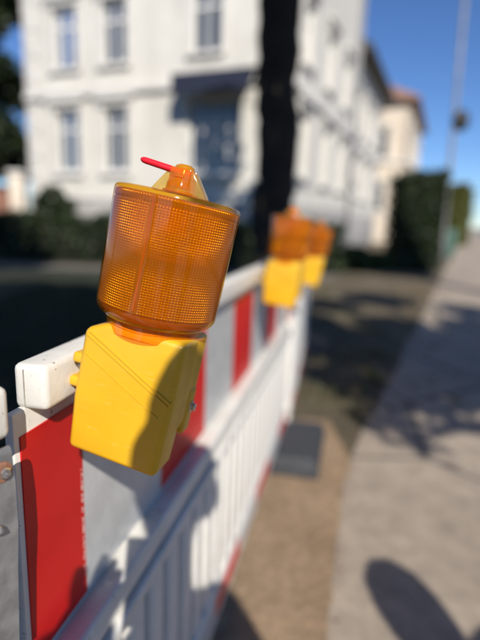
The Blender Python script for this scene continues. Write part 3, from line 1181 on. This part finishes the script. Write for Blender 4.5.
tree('shade_tree', 'street tree farther on that shades the tall hedge', Vector((5.6, 6.4, 0)),
     [(0, 0, 0), (0.05, 0, 1.5), (0, 0.05, 3), (0.1, 0.1, 5)],
     cl(rt, 12, -0.2, 0.6, 5.6, 1.2, 1.4, 0.7, 0.6, 1.0), 6000, 0.13, M['leaf'], 35, 'trees that shade the scene')
tree('dark_tree', 'dark leafy tree at the left edge beside the villa', Vector((-10.6, 20.5, 0)),
     [(0, 0, 0), (0.05, 0, 2), (0, 0.05, 4), (0.1, 0.1, 8)],
     cl(rt, 22, -0.2, 0, 7.0, 1.1, 1.4, 3.6, 0.9, 1.4), 30000, 0.16, M['leaf_dark'], 36)

# ------------------------------------------------------------------ lamp post and cabinet
lp = at_z(441, 266, 0)
lpost = empty('lamp_post', lp)
lpost.rotation_euler = (0, -0.028, 0)
tag(lpost, 'tall grey lamp post with a dark fitting, right of the hedge', 'lamp post')
bm = bmesh.new()
add_lathe(bm, [(0.09, 0), (0.09, 0.9), (0.065, 1.0), (0.06, 5), (0.05, 10.2)], 16)
bobj('pole', bm, M['pole'], lpost, True)
bm = bmesh.new()
add_tube(bm, [(0, 0, 10.1), (0.3, -0.05, 10.5), (1.2, -0.4, 10.6)], [0.05, 0.045, 0.04], 10)
add_box(bm, (1.1, -0.52, 10.52), (1.75, -0.3, 10.66), 0.03)
bobj('lamp_head', bm, M['pole'], lpost, True)
zf = 1.267 + (226 - 128) / 481 * lp.y
bm = bmesh.new()
add_lathe(bm, [(0.10, -0.30), (0.22, -0.22), (0.27, 0.0), (0.22, 0.2), (0.08, 0.30)], 18, M=Matrix.Translation((0.2, 0, zf)))
add_tube(bm, [(0, 0, zf - 0.28), (0.2, 0, zf - 0.29)], 0.03, 8)
add_tube(bm, [(0, 0, zf + 0.28), (0.2, 0, zf + 0.29)], 0.03, 8)
bobj('round_fitting', bm, M['dark_metal'], lpost, True)
cb = ray(453, 226)
cb = cb * (21.0 / cb.y)
cb = Vector((cb.x, 21.0, 0))
cab = empty('street_cabinet', cb, -S_HEAD)
tag(cab, 'green street cabinet beyond the lamp post', 'cabinet')
box('body', (-0.18, -0.2, 0), (0.18, 0.2, 1.15), M['green_metal'], cab, 0.02)
box('lid', (-0.21, -0.23, 1.153), (0.21, 0.23, 1.2), M['green_metal'], cab, 0.015)

# ------------------------------------------------------------------ barrier panels
H1 = math.radians(12.81)
O1 = Vector((-0.2143, 0.5102, 0))


def basis(head):
    return Vector((math.sin(head), math.cos(head), 0)), Vector((math.cos(head), -math.sin(head), 0))


def barrier(name, label, origin, head, length, bounds, first_red, group, slats=True):
    """Plastic barrier. Local x = v (towards the sidewalk), y = u (along), z up. Front of the rail at x = 0."""
    root = empty(name, origin, -head)
    tag(root, label, 'barrier', group)
    L = length
    TH, FB = 0.043, -0.027          # thickness, plane of the film
    # top rail: rounded hollow-moulded bar, a little taller block at each end
    bm = bmesh.new()
    add_box(bm, (-TH, 0.0, 1.046), (0, L, 1.10), 0.0075, 3)
    bobj('top_rail', bm, M['white'], root)
    for y0, y1 in ((-0.0012, 0.0), (L, L + 0.0012)):
        box('mould_seam', (-TH + 0.0145, y0, 1.05), (-TH + 0.0155, y1, 1.094), M['grime'], root)
    box('board', (-TH + 0.002, -0.022, 0.70), (FB - 0.0015, L + 0.006, 1.047), M['white'], root, 0.003)
    # reflective stripes
    bb = [-0.014] + [b for b in bounds if b < L - 0.02] + [L - 0.003]
    red = first_red
    for a, b in zip(bb[:-1], bb[1:]):
        box('reflective_stripe', (FB - 0.0015, a + 0.0006, 0.712), (FB + 0.0004, b - 0.0006, 1.018), M['red'] if red else M['film'], root)
        red = not red
    # lower frame, stepped forward
    box('middle_rail', (-TH, 0.0, 0.655), (0.010, L, 0.705), M['white'], root, 0.008, 3)
    box('rail_rib', (-0.010, 0.004, 0.618), (0.018, L - 0.004, 0.648), M['white'], root, 0.007, 3)
    n = int(L / 0.088)
    proto = None
    for i in range(n + 1):
        y = 0.03 + i * (L - 0.06) / n
        if proto is None:
            bm = bmesh.new()
            add_box(bm, (-0.035, -0.030, 0.225), (0.012, 0.030, 0.6185), 0.010, 3)
            s_ = bobj('slat', bm, M['white'], root)
            proto = s_
        else:
            s_ = proto.copy()
            col.objects.link(s_)
            s_.parent = root
        s_.location = (0, y, 0)
    box('bottom_rail', (-TH, 0.0, 0.10), (0.018, L, 0.228), M['white'], root, 0.010, 3)
    red = not first_red
    for a, b in zip(bb[:-1], bb[1:]):
        box('tactile_stripe', (0.0175, a + 0.004, 0.135), (0.0195, b - 0.004, 0.195), M['red'] if red else M['film'], root)
        red = not red
    # legs down into the feet
    for y in (0.06, L - 0.06):
        box('leg', (-0.034, y - 0.022, 0.012), (-0.004, y + 0.022, 0.104), M['white'], root, 0.004)
    return root


bnd = [0.112, 0.40, 0.70, 1.0, 1.3, 1.6, 1.9, 2.2, 2.5]
P1_LEN = 2.17
p1 = barrier('safety_barrier', 'white plastic barrier with red and white stripes carrying the large tilted lamp', O1, H1, P1_LEN, bnd, True, 'plastic barriers in a row')
U1, V1 = basis(H1)
H2 = math.radians(10.0)
O2 = O1 + U1 * (P1_LEN + 0.05) + V1 * 0.02
U2, V2 = basis(H2)
p2 = barrier('safety_barrier', 'farther white barrier seen almost edge-on past the second lamp', O2, H2, 2.17, bnd, True, 'plastic barriers in a row')
# nearer barrier whose end just shows at the left edge
H0 = math.radians(27)
U0, V0 = basis(H0)
e0 = at_z(9, 386, 1.10)
O0 = Vector((e0.x, e0.y, 0)) - U0 * 1.9
p0 = barrier('safety_barrier', 'near barrier end with rusty bolted steel hook at the left edge', O0, H0, 1.9, [0.3, 0.6, 0.9, 1.2, 1.5, 1.8], True, 'plastic barriers in a row')
# steel hook strap on the near barrier's end, with its rusty bolt
bm = bmesh.new()
prof = [(0.002, 1.878, 1.040), (0.003, 1.879, 1.034), (0.004, 1.880, 1.00), (0.004, 1.880, 0.95), (0.003, 1.877, 0.90), (0.002, 1.873, 0.80)]
for (x, y, z), (x2, y2, z2) in zip(prof[:-1], prof[1:]):
    hw0 = 0.016
    a = [(x - 0.0015, y - hw0, z), (x + 0.0015, y - hw0, z), (x + 0.0015, y + hw0, z), (x - 0.0015, y + hw0, z)]
    b = [(x2 - 0.0015, y2 - hw0, z2), (x2 + 0.0015, y2 - hw0, z2), (x2 + 0.0015, y2 + hw0, z2), (x2 - 0.0015, y2 + hw0, z2)]
    va = [bm.verts.new(q) for q in a]
    vb = [bm.verts.new(q) for q in b]
    for i in range(4):
        bm.faces.new((va[i], va[(i + 1) % 4], vb[(i + 1) % 4], vb[i]))
    bm.faces.new(va)
    bm.faces.new(vb[::-1])
hook = bobj('steel_hook', bm, M['steel'], p0)
RX = Matrix.Rotation(math.pi / 2, 4, 'Y')
bm = bmesh.new()
Mb = Matrix.Translation((0.0055, 1.882, 1.018)) @ RX
add_lathe(bm, [(0.0105, 0.0), (0.0105, 0.0018), (0.0095, 0.0022)], 20, M=Mb)
bt = bobj('rusty_washer', bm, M['rust'], hook)
bm = bmesh.new()
add_lathe(bm, [(0.0062, 0.0022), (0.0062, 0.006), (0.0052, 0.0068), (0.003, 0.0066), (0.0028, 0.0045)], 6, M=Mb)
bobj('bolt_head', bm, M['chrome'], hook)
# short lug added so that its shadow falls on the next panel's film
bm = bmesh.new()
add_tube(bm, [(0.004, 1.868, 0.965), (0.014, 1.868, 0.965), (0.016, 1.868, 0.962)], [0.005, 0.005, 0.004], 10)
bobj('shadow_pin', bm, M['steel'], hook, True)

# tiny white edge print on the first red stripe (illegible lettering in the photo)
bm = bmesh.new()
rp = random.Random(4)
z = 0.745
while z < 0.915:
    for cx_ in (0, 1):
        if rp.random() < 0.75:
            h_ = rp.uniform(0.0009, 0.0022)
            add_box(bm, (-0.0266, 0.1055 + cx_ * 0.0022, z), (-0.0262, 0.1055 + cx_ * 0.0022 + rp.uniform(0.0009, 0.0018), z + h_))
    z += 0.0030 if rp.random() > 0.12 else 0.007
bobj('edge_print', bm, M['print'], p1, False)


def foot(label, loc, rz):
    root = empty('barrier_foot', loc, rz)
    tag(root, label, 'barrier foot', 'rubber barrier feet')
    bm = bmesh.new()
    lo = [(-0.17, -0.26), (0.17, -0.26), (0.17, 0.26), (-0.17, 0.26)]
    v0 = [bm.verts.new((x, y, 0.0)) for x, y in lo]
    v1 = [bm.verts.new((x, y, 0.055)) for x, y in lo]
    v2 = [bm.verts.new((x * 0.86, y * 0.93, 0.10)) for x, y in lo]
    bm.faces.new(v0[::-1])
    for A, B in ((v0, v1), (v1, v2)):
        for i in range(4):
            bm.faces.new((A[i], A[(i + 1) % 4], B[(i + 1) % 4], B[i]))
    bm.faces.new(v2)
    bmesh.ops.bevel(bm, geom=bm.edges[:], offset=0.008, segments=2, affect='EDGES')
    bobj('block', bm, M['rubber'], root)
    for s in (-1, 1):
        box('grip', (-0.06, s * 0.17 - 0.02, 0.0995), (0.06, s * 0.17 + 0.02, 0.108), M['rubber'], root, 0.004)
    return root


# ------------------------------------------------------------------ warning lamps
R_TOP = 0.0785


def make_prism_mesh():
    """Inner face of the lens: vertical ribs with sharp valleys; fine horizontal rings above and below a plain middle band."""
    NR = 128
    R0, R1 = 0.0740, 0.0757
    Z0, Z1, Z2 = 0.031, 0.1585, 0.1665
    PROF = (-2.3, 0.35, 0.85, 1.0, 0.85, 0.35)
    nth = NR * 6
    V, Fc, rings = [], [], []

    def ring(r, z, rib, lat):
        idx = []
        for k_ in range(nth):
            a_ = math.pi * 2 * k_ / nth
            dseam = min(abs(k_ / nth - 0.25), abs(k_ / nth - 0.75))
            rr_ = r + (rib * PROF[k_ % 6] + lat if dseam > 0.0085 else -0.0012)
            V.append((rr_ * math.cos(a_), rr_ * math.sin(a_), z))
            idx.append(len(V) - 1)
        rings.append(idx)

    def rad(z):
        return R0 + (R1 - R0) * (z - Z0) / (Z1 - Z0)
    RIB = 0.0010
    z = Z0
    p = 0.0030
    while z < Z1 - p * 0.5:
        mid_ = abs(z - 0.097) / 0.063
        dp = 0.00015 + 0.0009 * min(1.0, mid_ * 1.3)          # rings get shallower towards the middle of the drum
        ring(rad(z), z, RIB, -dp)
        ring(rad(z), z + p * 0.22, RIB, 0.00005)
        ring(rad(z), z + p * 0.50, RIB, 0.00018)
        ring(rad(z), z + p * 0.78, RIB, 0.00005)
        z += p
    ring(R1 - 0.0010, Z1 + 0.0006, 0.0004, 0)
    for j in range(4):
        ring(R1, Z1 + 0.0012 + (Z2 - Z1 - 0.001) * j / 3, 0.0011, 0)
    ring(R1 - 0.004, Z2 + 0.002, 0.0003, 0)
    for A, B in zip(rings[:-1], rings[1:]):
        for k_ in range(nth):
            Fc.append((A[k_], A[(k_ + 1) % nth], B[(k_ + 1) % nth], B[k_]))
    me = bpy.data.meshes.new('prisms')
    me.from_pydata(V, [], Fc)
    me.materials.append(M['prism'])
    shade(me, True)
    return me


def make_lens_mesh():
    """Smooth outer shell with chamfered foot and rounded rim."""
    bm_ = bmesh.new()
    add_lathe(bm_, [(0.0640, 0.0145), (0.0675, 0.0165), (0.0725, 0.0205), (0.0760, 0.0260), (0.0770, 0.0300), (0.0785, 0.1655),
                    (0.0783, 0.1690), (0.0770, 0.1718), (0.0745, 0.1734), (0.070, 0.1741), (0.045, 0.1752), (0.02, 0.1762)], 160, cap0=False)
    bmesh.ops.recalc_face_normals(bm_, faces=bm_.faces[:])
    me = bpy.data.meshes.new('lens')
    bm_.to_mesh(me)
    bm_.free()
    me.materials.append(M['amber'])
    shade(me, 45)
    return me


LENS = make_lens_mesh()
PRISMS = make_prism_mesh()
BW, BD, BH = 0.134, 0.100, 0.172


def prism(bm, prof, y0, y1, bevel):
    """Extrude an x-z outline along y with rounded edges."""
    a = [bm.verts.new((x, y0, z)) for x, z in prof]
    b = [bm.verts.new((x, y1, z)) for x, z in prof]
    fs = [bm.faces.new(a), bm.faces.new(b[::-1])]
    n = len(prof)
    for i in range(n):
        fs.append(bm.faces.new((a[i], b[i], b[(i + 1) % n], a[(i + 1) % n])))
    es = list({e for f_ in fs for e in f_.edges})
    bmesh.ops.recalc_face_normals(bm, faces=fs)
    bmesh.ops.bevel(bm, geom=es, offset=bevel, segments=4, affect='EDGES', profile=0.5)


def make_lamp(label):
    root = empty('warning_lamp')
    tag(root, label, 'warning lamp', 'amber warning lamps on the barriers')
    h = BW / 2 - 0.003
    # battery case: front shell (full height) and shorter rear shell
    bm = bmesh.new()
    prism(bm, [(-h - 0.005, -0.008), (-h + 0.030, 0.008), (h, 0.006), (h - 0.001, -0.09), (h - 0.005, -BH), (-h, -BH + 0.004), (-h - 0.005, -0.10)], -BD / 2, 0.006, 0.008)
    case = bobj('front_case', bm, M['yellow'], root, 40)
    bm = bmesh.new()
    prism(bm, [(-h, 0.005), (h - 0.0012, 0.005), (h - 0.002, -0.118), (h - 0.014, -0.142), (-h + 0.004, -0.138)], -0.010, BD / 2, 0.007)
    rear = bobj('rear_case', bm, M['yellow'], root, 40)
    # diagonal seam on the front: shallow proud band edged by two fine ridges
    yF = -BD / 2
    A, B = Vector((-h + 0.004, 0, -0.010)), Vector((h - 0.004, 0, -0.070))
    d = (B - A).normalized()
    nn = Vector((-d.z, 0, d.x))
    if nn.z > 0:
        nn = -nn
    for off, wd, hgt in ((0.0, 0.0016, 0.0016), (0.0055, 0.0016, 0.0014), (0.026, 0.0014, 0.0009)):
        bm = bmesh.new()
        q = []
        a_ = A + nn * off
        b_ = B + nn * off
        if off > 0.02:
            a_ = a_ + d * 0.012
        s0 = [a_ - nn * wd, a_ + nn * wd, b_ + nn * wd, b_ - nn * wd]
        v0 = [bm.verts.new((p.x, yF + 0.002, p.z)) for p in s0]
        s1 = [a_ - nn * wd * .45, a_ + nn * wd * .45, b_ + nn * wd * .45, b_ - nn * wd * .45]
        v1 = [bm.verts.new((p.x, yF - hgt, p.z)) for p in s1]
        bm.faces.new(v1)
        for i in range(4):
            bm.faces.new((v0[i], v0[(i + 1) % 4], v1[(i + 1) % 4], v1[i]))
        bobj('seam_ridge', bm, M['yellow'], case, 60)
    # side lug with steel bolt on the sidewalk side
    bm = bmesh.new()
    add_box(bm, (h - 0.012, 0.016, -0.136), (h + 0.0005, 0.045, -0.070), 0.005, 3)
    bobj('side_lug', bm, M['yellow'], rear)
    Mb = Matrix.Translation((h + 0.0005, 0.032, -0.098)) @ RX
    bm = bmesh.new()
    add_lathe(bm, [(0.0085, 0.0), (0.0085, 0.0014), (0.0075, 0.0018)], 22, M=Mb)
    add_lathe(bm, [(0.0058, 0.0018), (0.0058, 0.0055), (0.005, 0.0062), (0.0028, 0.0062), (0.0026, 0.0035)], 6, M=Mb)
    bobj('bolt', bm, M['chrome'], rear, 30)
    # clamp towards the barrier rail: two lugs and a steel pin
    for z in (-0.050, -0.082):
        bm = bmesh.new()
        add_box(bm, (-h - 0.020, -0.040, z - 0.009), (-h + 0.006, 0.000, z + 0.005), 0.004, 3)
        bobj('clamp_lug', bm, M['yellow'], rear)
    box('clamp_plate', (-h - 0.007, -0.030, -0.118), (-h + 0.003, 0.035, -0.018), M['yellow'], rear, 0.004, 3)
    bm = bmesh.new()
    add_tube(bm, [(-h - 0.034, -0.018, -0.0685), (-h - 0.004, -0.018, -0.0685)], 0.0042, 12)
    bobj('clamp_pin', bm, M['steel'], rear)
    # collar under the lens
    bm = bmesh.new()
    add_lathe(bm, [(0.058, -0.004), (0.060, 0.004), (0.0625, 0.0095), (0.0640, 0.0145)], 64)
    bobj('collar', bm, M['amber'], root, 40)
    # lens and what sits inside it
    lens = link('lens', LENS, None, root)
    link('prisms', PRISMS, None, lens)
    bm = bmesh.new()
    add_lathe(bm, [(0.030, 0.012), (0.030, 0.05), (0.022, 0.055), (0.022, 0.09), (0.031, 0.096), (0.031, 0.104), (0.022, 0.110), (0.018, 0.16)], 32)
    bobj('light_core', bm, M['amber_dark'], lens, 40)
    bm = bmesh.new()
    add_lathe(bm, [(0.072, 0.0985), (0.0725, 0.100), (0.072, 0.1015)], 64)
    bobj('inner_plate', bm, M['amber_dark'], lens, 40)
    bm = bmesh.new()
    add_lathe(bm, [(0.0735, 0.0300), (0.0700, 0.0225), (0.0640, 0.0185), (0.034, 0.0180)], 64, False, False)
    bobj('lens_floor', bm, M['amber_dark'], lens, 40)
    # moulded seam on the drum
    for ang in (math.radians(-90), math.radians(90)):
        bm = bmesh.new()
        Ms = Matrix.Rotation(ang, 4, 'Z')
        add_box(bm, (0.0725, -0.0010, 0.034), (0.0752, 0.0010, 0.164), 0.0005, 1, Ms)
        bobj('lens_seam', bm, M['amber_dark'], lens)
    # clear turret on top: boss with two triangular fins
    bm = bmesh.new()
    add_lathe(bm, [(0.0195, 0.1760), (0.0185, 0.188), (0.0150, 0.194), (0.0135, 0.2045), (0.0115, 0.2095), (0.007, 0.212)], 28)
    bobj('turret', bm, M['amber_clear'], lens, 40)
    for s in (-1, 1):
        bm = bmesh.new()
        prism(bm, [(s * 0.010, 0.1755), (s * 0.036, 0.1750), (s * 0.0345, 0.1785), (s * 0.016, 0.2045), (s * 0.010, 0.2045)], -0.010, 0.010, 0.0022)
        bobj('turret_fin', bm, M['fin'], lens, 40)
    bm = bmesh.new()
    add_lathe(bm, [(0.0150, 0.1945), (0.0162, 0.1955), (0.0162, 0.1970), (0.0148, 0.1980)], 28, False, False)
    add_lathe(bm, [(0.0205, 0.1762), (0.0225, 0.1770), (0.0225, 0.1790), (0.0195, 0.1800)], 28, False, False)
    bobj('turret_ring', bm, M['amber_clear'], lens, 40)
    bm = bmesh.new()
    for yy in (-0.0145, 0.006):
        add_box(bm, (-0.0135, yy, 0.183), (0.0135, yy + 0.006, 0.2065), 0.002, 2)
    bobj('turret_web', bm, M['amber_clear'], lens, 40)
    # red key pin stuck through the turret
    bm = bmesh.new()
    a_, b_ = Vector((0.012, -0.006, 0.2005)), Vector((-0.052, -0.016, 0.2065))
    pts_ = [a_.lerp(b_, t_) for t_ in (0, 0.06, 0.9, 0.96, 1.0)]
    add_tube(bm, pts_, [0.0040, 0.0043, 0.0040, 0.0034, 0.0016], 12)
    bobj('red_pin', bm, M['red_plastic'], lens, True)
    return root


def copy_tree(o, parent=None):
    c_ = o.copy()
    col.objects.link(c_)
    c_.parent = parent
    for ch in list(o.children):
        copy_tree(ch, c_)
    return c_


def pose(o, loc, yaw, phi, psi):
    """yaw about z, phi = lean to the right seen from the camera, psi = lean away."""
    o.rotation_mode = 'XYZ'
    R = Matrix.Rotation(-yaw, 4, 'Z') @ Matrix.Rotation(phi, 4, 'Y') @ Matrix.Rotation(psi, 4, 'X')
    o.matrix_world = Matrix.Translation(loc) @ R @ Matrix.Scale(0.94, 4)


lamp1 = make_lamp('large sharp amber warning lamp with red pin, leaning on the nearest barrier')
lamp2 = copy_tree(lamp1)
lamp2['label'] = 'second amber warning lamp, blurred, at the far end of the near barrier'
lamp3 = copy_tree(lamp1)
lamp3['label'] = 'small third amber warning lamp peeping out right of the second one'
for L_ in (lamp2, lamp3):
    for ch in list(L_.children_recursive):
        if ch.name.startswith('red_pin'):
            bpy.data.objects.remove(ch)
pose(lamp1, Vector((-0.1135 * 0.94, 0.6115 * 0.94, CAM_H - 0.1445 * 0.94)), math.radians(13.4), math.radians(10.5), math.radians(-3.6))


def on_barrier(px, py, O, U, V, v):
    return at_plane(px, py, O + V * v, V)


q = on_barrier(287, 262, O1, U1, V1, 0.090)
pose(lamp2, q, math.radians(20), math.radians(4), math.radians(-3))
q = on_barrier(314, 256, O2, U2, V2, 0.095)
pose(lamp3, q, math.radians(14), math.radians(9), 0)

fp = O1 + U1 * (P1_LEN - 0.16)
foot('dark rubber foot under the joint of the two barriers', (fp.x + 0.075, fp.y, 0.006), -H1)
fp = O1 + U1 * 0.0
foot('dark rubber foot under the near end of the lamp barrier', (fp.x - 0.03, fp.y, 0.008), -H1 + math.pi / 2)
fp = O2 + U2 * 2.11
foot('dark rubber foot under the far end of the farther barrier', (fp.x - 0.03, fp.y, -0.012), -H2 + math.pi / 2)
fp = O0 + U0 * 0.06
foot('dark rubber foot under the start of the near barrier', (fp.x - 0.03, fp.y, 0.008), -H0 + math.pi / 2)


# ------------------------------------------------------------------ photographer, just outside the frame (casts the shadow in view)
def make_person(label, hx, hy, k, arms, shirt_c, jeans_c, hair_c, sh=((0.18, 1.38), (0.18, 1.38)), hood=None, tilt=0.0):
    """Standing figure, head centre at (hx, hy, 1.62 k). arms: list of (side, elbow, wrist, palm, finger direction)."""
    J, E_ = {}, []

    def v(name, co, r, par=None):
        J[name] = (len(J), Vector(co), r)
        if par:
            E_.append((J[par][0], J[name][0]))

    def b(x, y, z):
        return (hx + x * k, hy + y * k, z * k)
    v('pelvis', b(0, -0.10, 0.93), 0.135 * k)
    v('belly', b(0, -0.10, 1.08), 0.125 * k, 'pelvis')
    v('chest', b(0, -0.09, 1.27), 0.14 * k, 'belly')
    v('neck0', b(0, -0.06, 1.41), 0.06 * k, 'chest')
    v('neck', b(0, -0.04, 1.48), 0.052 * k, 'neck0')
    v('jaw', b(-0.3 * tilt, 0.005, 1.545), 0.066 * k, 'neck')
    v('skull', b(0.3 * tilt, 0, 1.625), 0.09 * k, 'jaw')
    v('crown', b(tilt, -0.01, 1.69), 0.07 * k, 'skull')
    v('nose', b(0, 0.1, 1.60), 0.014 * k, 'skull')
    for sd, n in ((-1, 'l'), (1, 'r')):
        v('ear' + n, b(sd * 0.085, -0.005, 1.61), 0.016 * k, 'skull')
        v('sh' + n, b(sd * sh[sd > 0][0], -0.08, sh[sd > 0][1]), 0.062 * k, 'chest')
        v('hip' + n, b(sd * 0.09, -0.10, 0.86), 0.10 * k, 'pelvis')
        v('knee' + n, b(sd * 0.11, -0.07, 0.48), 0.06 * k, 'hip' + n)
        v('ank' + n, b(sd * 0.12, -0.12, 0.10), 0.042 * k, 'knee' + n)
        v('heel' + n, b(sd * 0.12, -0.13, 0.042), 0.036 * k, 'ank' + n)
        v('toe' + n, b(sd * 0.14, 0.08, 0.04), 0.034 * k, 'heel' + n)
    for n, elb, wri, palm, fdir, side in arms:
        fdir, side = Vector(fdir).normalized(), Vector(side).normalized()
        v('elb' + n, elb, 0.044 * k, 'sh' + n)
        v('wr' + n, wri, 0.027 * k, 'elb' + n)
        v('palm' + n, palm, 0.031 * k, 'wr' + n)
        curl = fdir.cross(side)
        for i, ln in enumerate((0.038, 0.043, 0.040, 0.032)):
            p = Vector(palm) + side * (i - 1.5) * 0.019 + fdir * 0.045
            v('f%s%d' % (n, i), p, 0.0085, 'palm' + n)
            v('f%s%db' % (n, i), p + fdir * ln * 0.75 + curl * 0.012, 0.0075, 'f%s%d' % (n, i))
        p = Vector(palm) - side * 0.043 + fdir * 0.012
        v('t' + n, p, 0.0095, 'palm' + n)
        v('tb' + n, p + fdir * 0.03 - side * 0.006 + curl * 0.014, 0.008, 't' + n)
    me = bpy.data.meshes.new('person')
    me.from_pydata([j[1] for j in J.values()], E_, [])
    o = bpy.data.objects.new('person', me)
    col.objects.link(o)
    m = o.modifiers.new('skin', 'SKIN')
    m.use_smooth_shade = True
    sk = me.skin_vertices[0].data
    for i, (_, _, r) in enumerate(J.values()):
        sk[i].radius = (r, r)
        sk[i].use_root = (i == 0)
    sub = o.modifiers.new('sub', 'SUBSURF')
    sub.levels = sub.render_levels = 1
    dg = bpy.context.evaluated_depsgraph_get()
    me2 = bpy.data.meshes.new_from_object(o.evaluated_get(dg))
    o.modifiers.clear()
    o.data = me2
    me2.materials.clear()
    for nm, c_ in (('skin', (0.46, 0.28, 0.2)), ('shirt_cloth', shirt_c), ('trouser_cloth', jeans_c), ('dark_shoes', (0.03, 0.03, 0.03))):
        me2.materials.append(mat_noise(nm, tuple(x * 0.85 for x in c_), tuple(x * 1.1 for x in c_), 40, 0.8))
    arm_pts = [(Vector(e_), Vector(p_)) for _, e_, _, p_, _, _ in arms]
    for p in me2.polygons:
        c_ = p.center
        fore = any((c_ - p_).length < (c_ - e_).length + 0.05 and (c_ - p_).length < 0.30 for e_, p_ in arm_pts)
        if fore and (c_ - Vector(b(0, -0.1, c_.z / k))).length > 0.17:
            p.material_index = 0
        elif c_.z < 0.085 * k:
            p.material_index = 3
        elif c_.z < 0.95 * k:
            p.material_index = 2
        elif c_.z > 1.435 * k:
            p.material_index = 0
        else:
            p.material_index = 1
        p.use_smooth = True
    tag(o, label, 'person')
    if hood:
        bm = bmesh.new()
        add_lathe(bm, [(0.03, 1.765), (0.085, 1.745), (0.125, 1.69), (0.14, 1.61), (0.135, 1.52), (0.115, 1.45), (0.10, 1.40)], 24, M=Matrix.Translation((hx, hy - 0.03, 0)) @ Matrix.Diagonal((k, k * 0.95, k, 1)))
        bobj('hood', bm, mat_noise('hood_cloth', tuple(x * 0.85 for x in hood), hood, 40, 0.9), o, True)
    bm = bmesh.new()
    bmesh.ops.create_uvsphere(bm, u_segments=20, v_segments=12, radius=0.100 * k)
    for vv in bm.verts:
        vv.co.z *= 1.05
    bmesh.ops.delete(bm, geom=[vv for vv in bm.verts if vv.co.z < -0.03 + 0.06 * (vv.co.y > 0.02)], context='VERTS')
    bobj('hair', bm, mat_noise('hair', tuple(x * 0.6 for x in hair_c), hair_c, 80, 0.6), o, True, b(0.55 * tilt, -0.012, 1.648))
    return o


PX, PY = 0.168, -0.42
make_person('photographer in navy shirt holding up a phone, only the shadow in view', PX, PY, 1.055,
            [('l', (PX - 0.26, PY + 0.08, 1.12), (-0.085, -0.14, 1.16), (-0.062, -0.075, 1.190), (0.35, 0.5, 0.5), (0.5, 0.1, -0.8)),
             ('r', (PX + 0.25, PY + 0.08, 1.12), (0.13, -0.14, 1.17), (0.09, -0.075, 1.195), (-0.35, 0.5, 0.5), (0.5, -0.1, 0.8))],
            (0.035, 0.045, 0.08), (0.06, 0.08, 0.14), (0.05, 0.03, 0.02), tilt=0.06)
QX, QY = 1.005, -0.41
make_person('companion in grey hooded jacket, only the head and shoulder shadow in view', QX, QY, 0.86,
            [('l', (QX - 0.19, QY - 0.10, 0.98), (QX - 0.19, QY - 0.02, 0.76), (QX - 0.185, QY + 0.0, 0.70), (0, 0.15, -1), (0, 1, 0.15)),
             ('r', (QX + 0.21, QY - 0.10, 0.98), (QX + 0.20, QY - 0.02, 0.76), (QX + 0.195, QY + 0.0, 0.70), (0, 0.15, -1), (0, 1, 0.15))],
            (0.18, 0.18, 0.19), (0.05, 0.05, 0.06), (0.12, 0.07, 0.04), ((0.16, 1.34), (0.30, 1.55)), (0.18, 0.18, 0.19))
ph = empty('phone', (0.012, -0.006, 1.235))
ph.rotation_euler = (-PITCH, 0, 0)
tag(ph, 'dark phone held up by the photographer behind the camera point', 'phone')
box('body', (-0.036, -0.014, -0.11), (0.036, -0.006, 0.04), M['dark_metal'], ph, 0.003, 3)
box('screen', (-0.033, -0.0146, -0.106), (0.033, -0.0139, 0.036), M['screen'], ph)
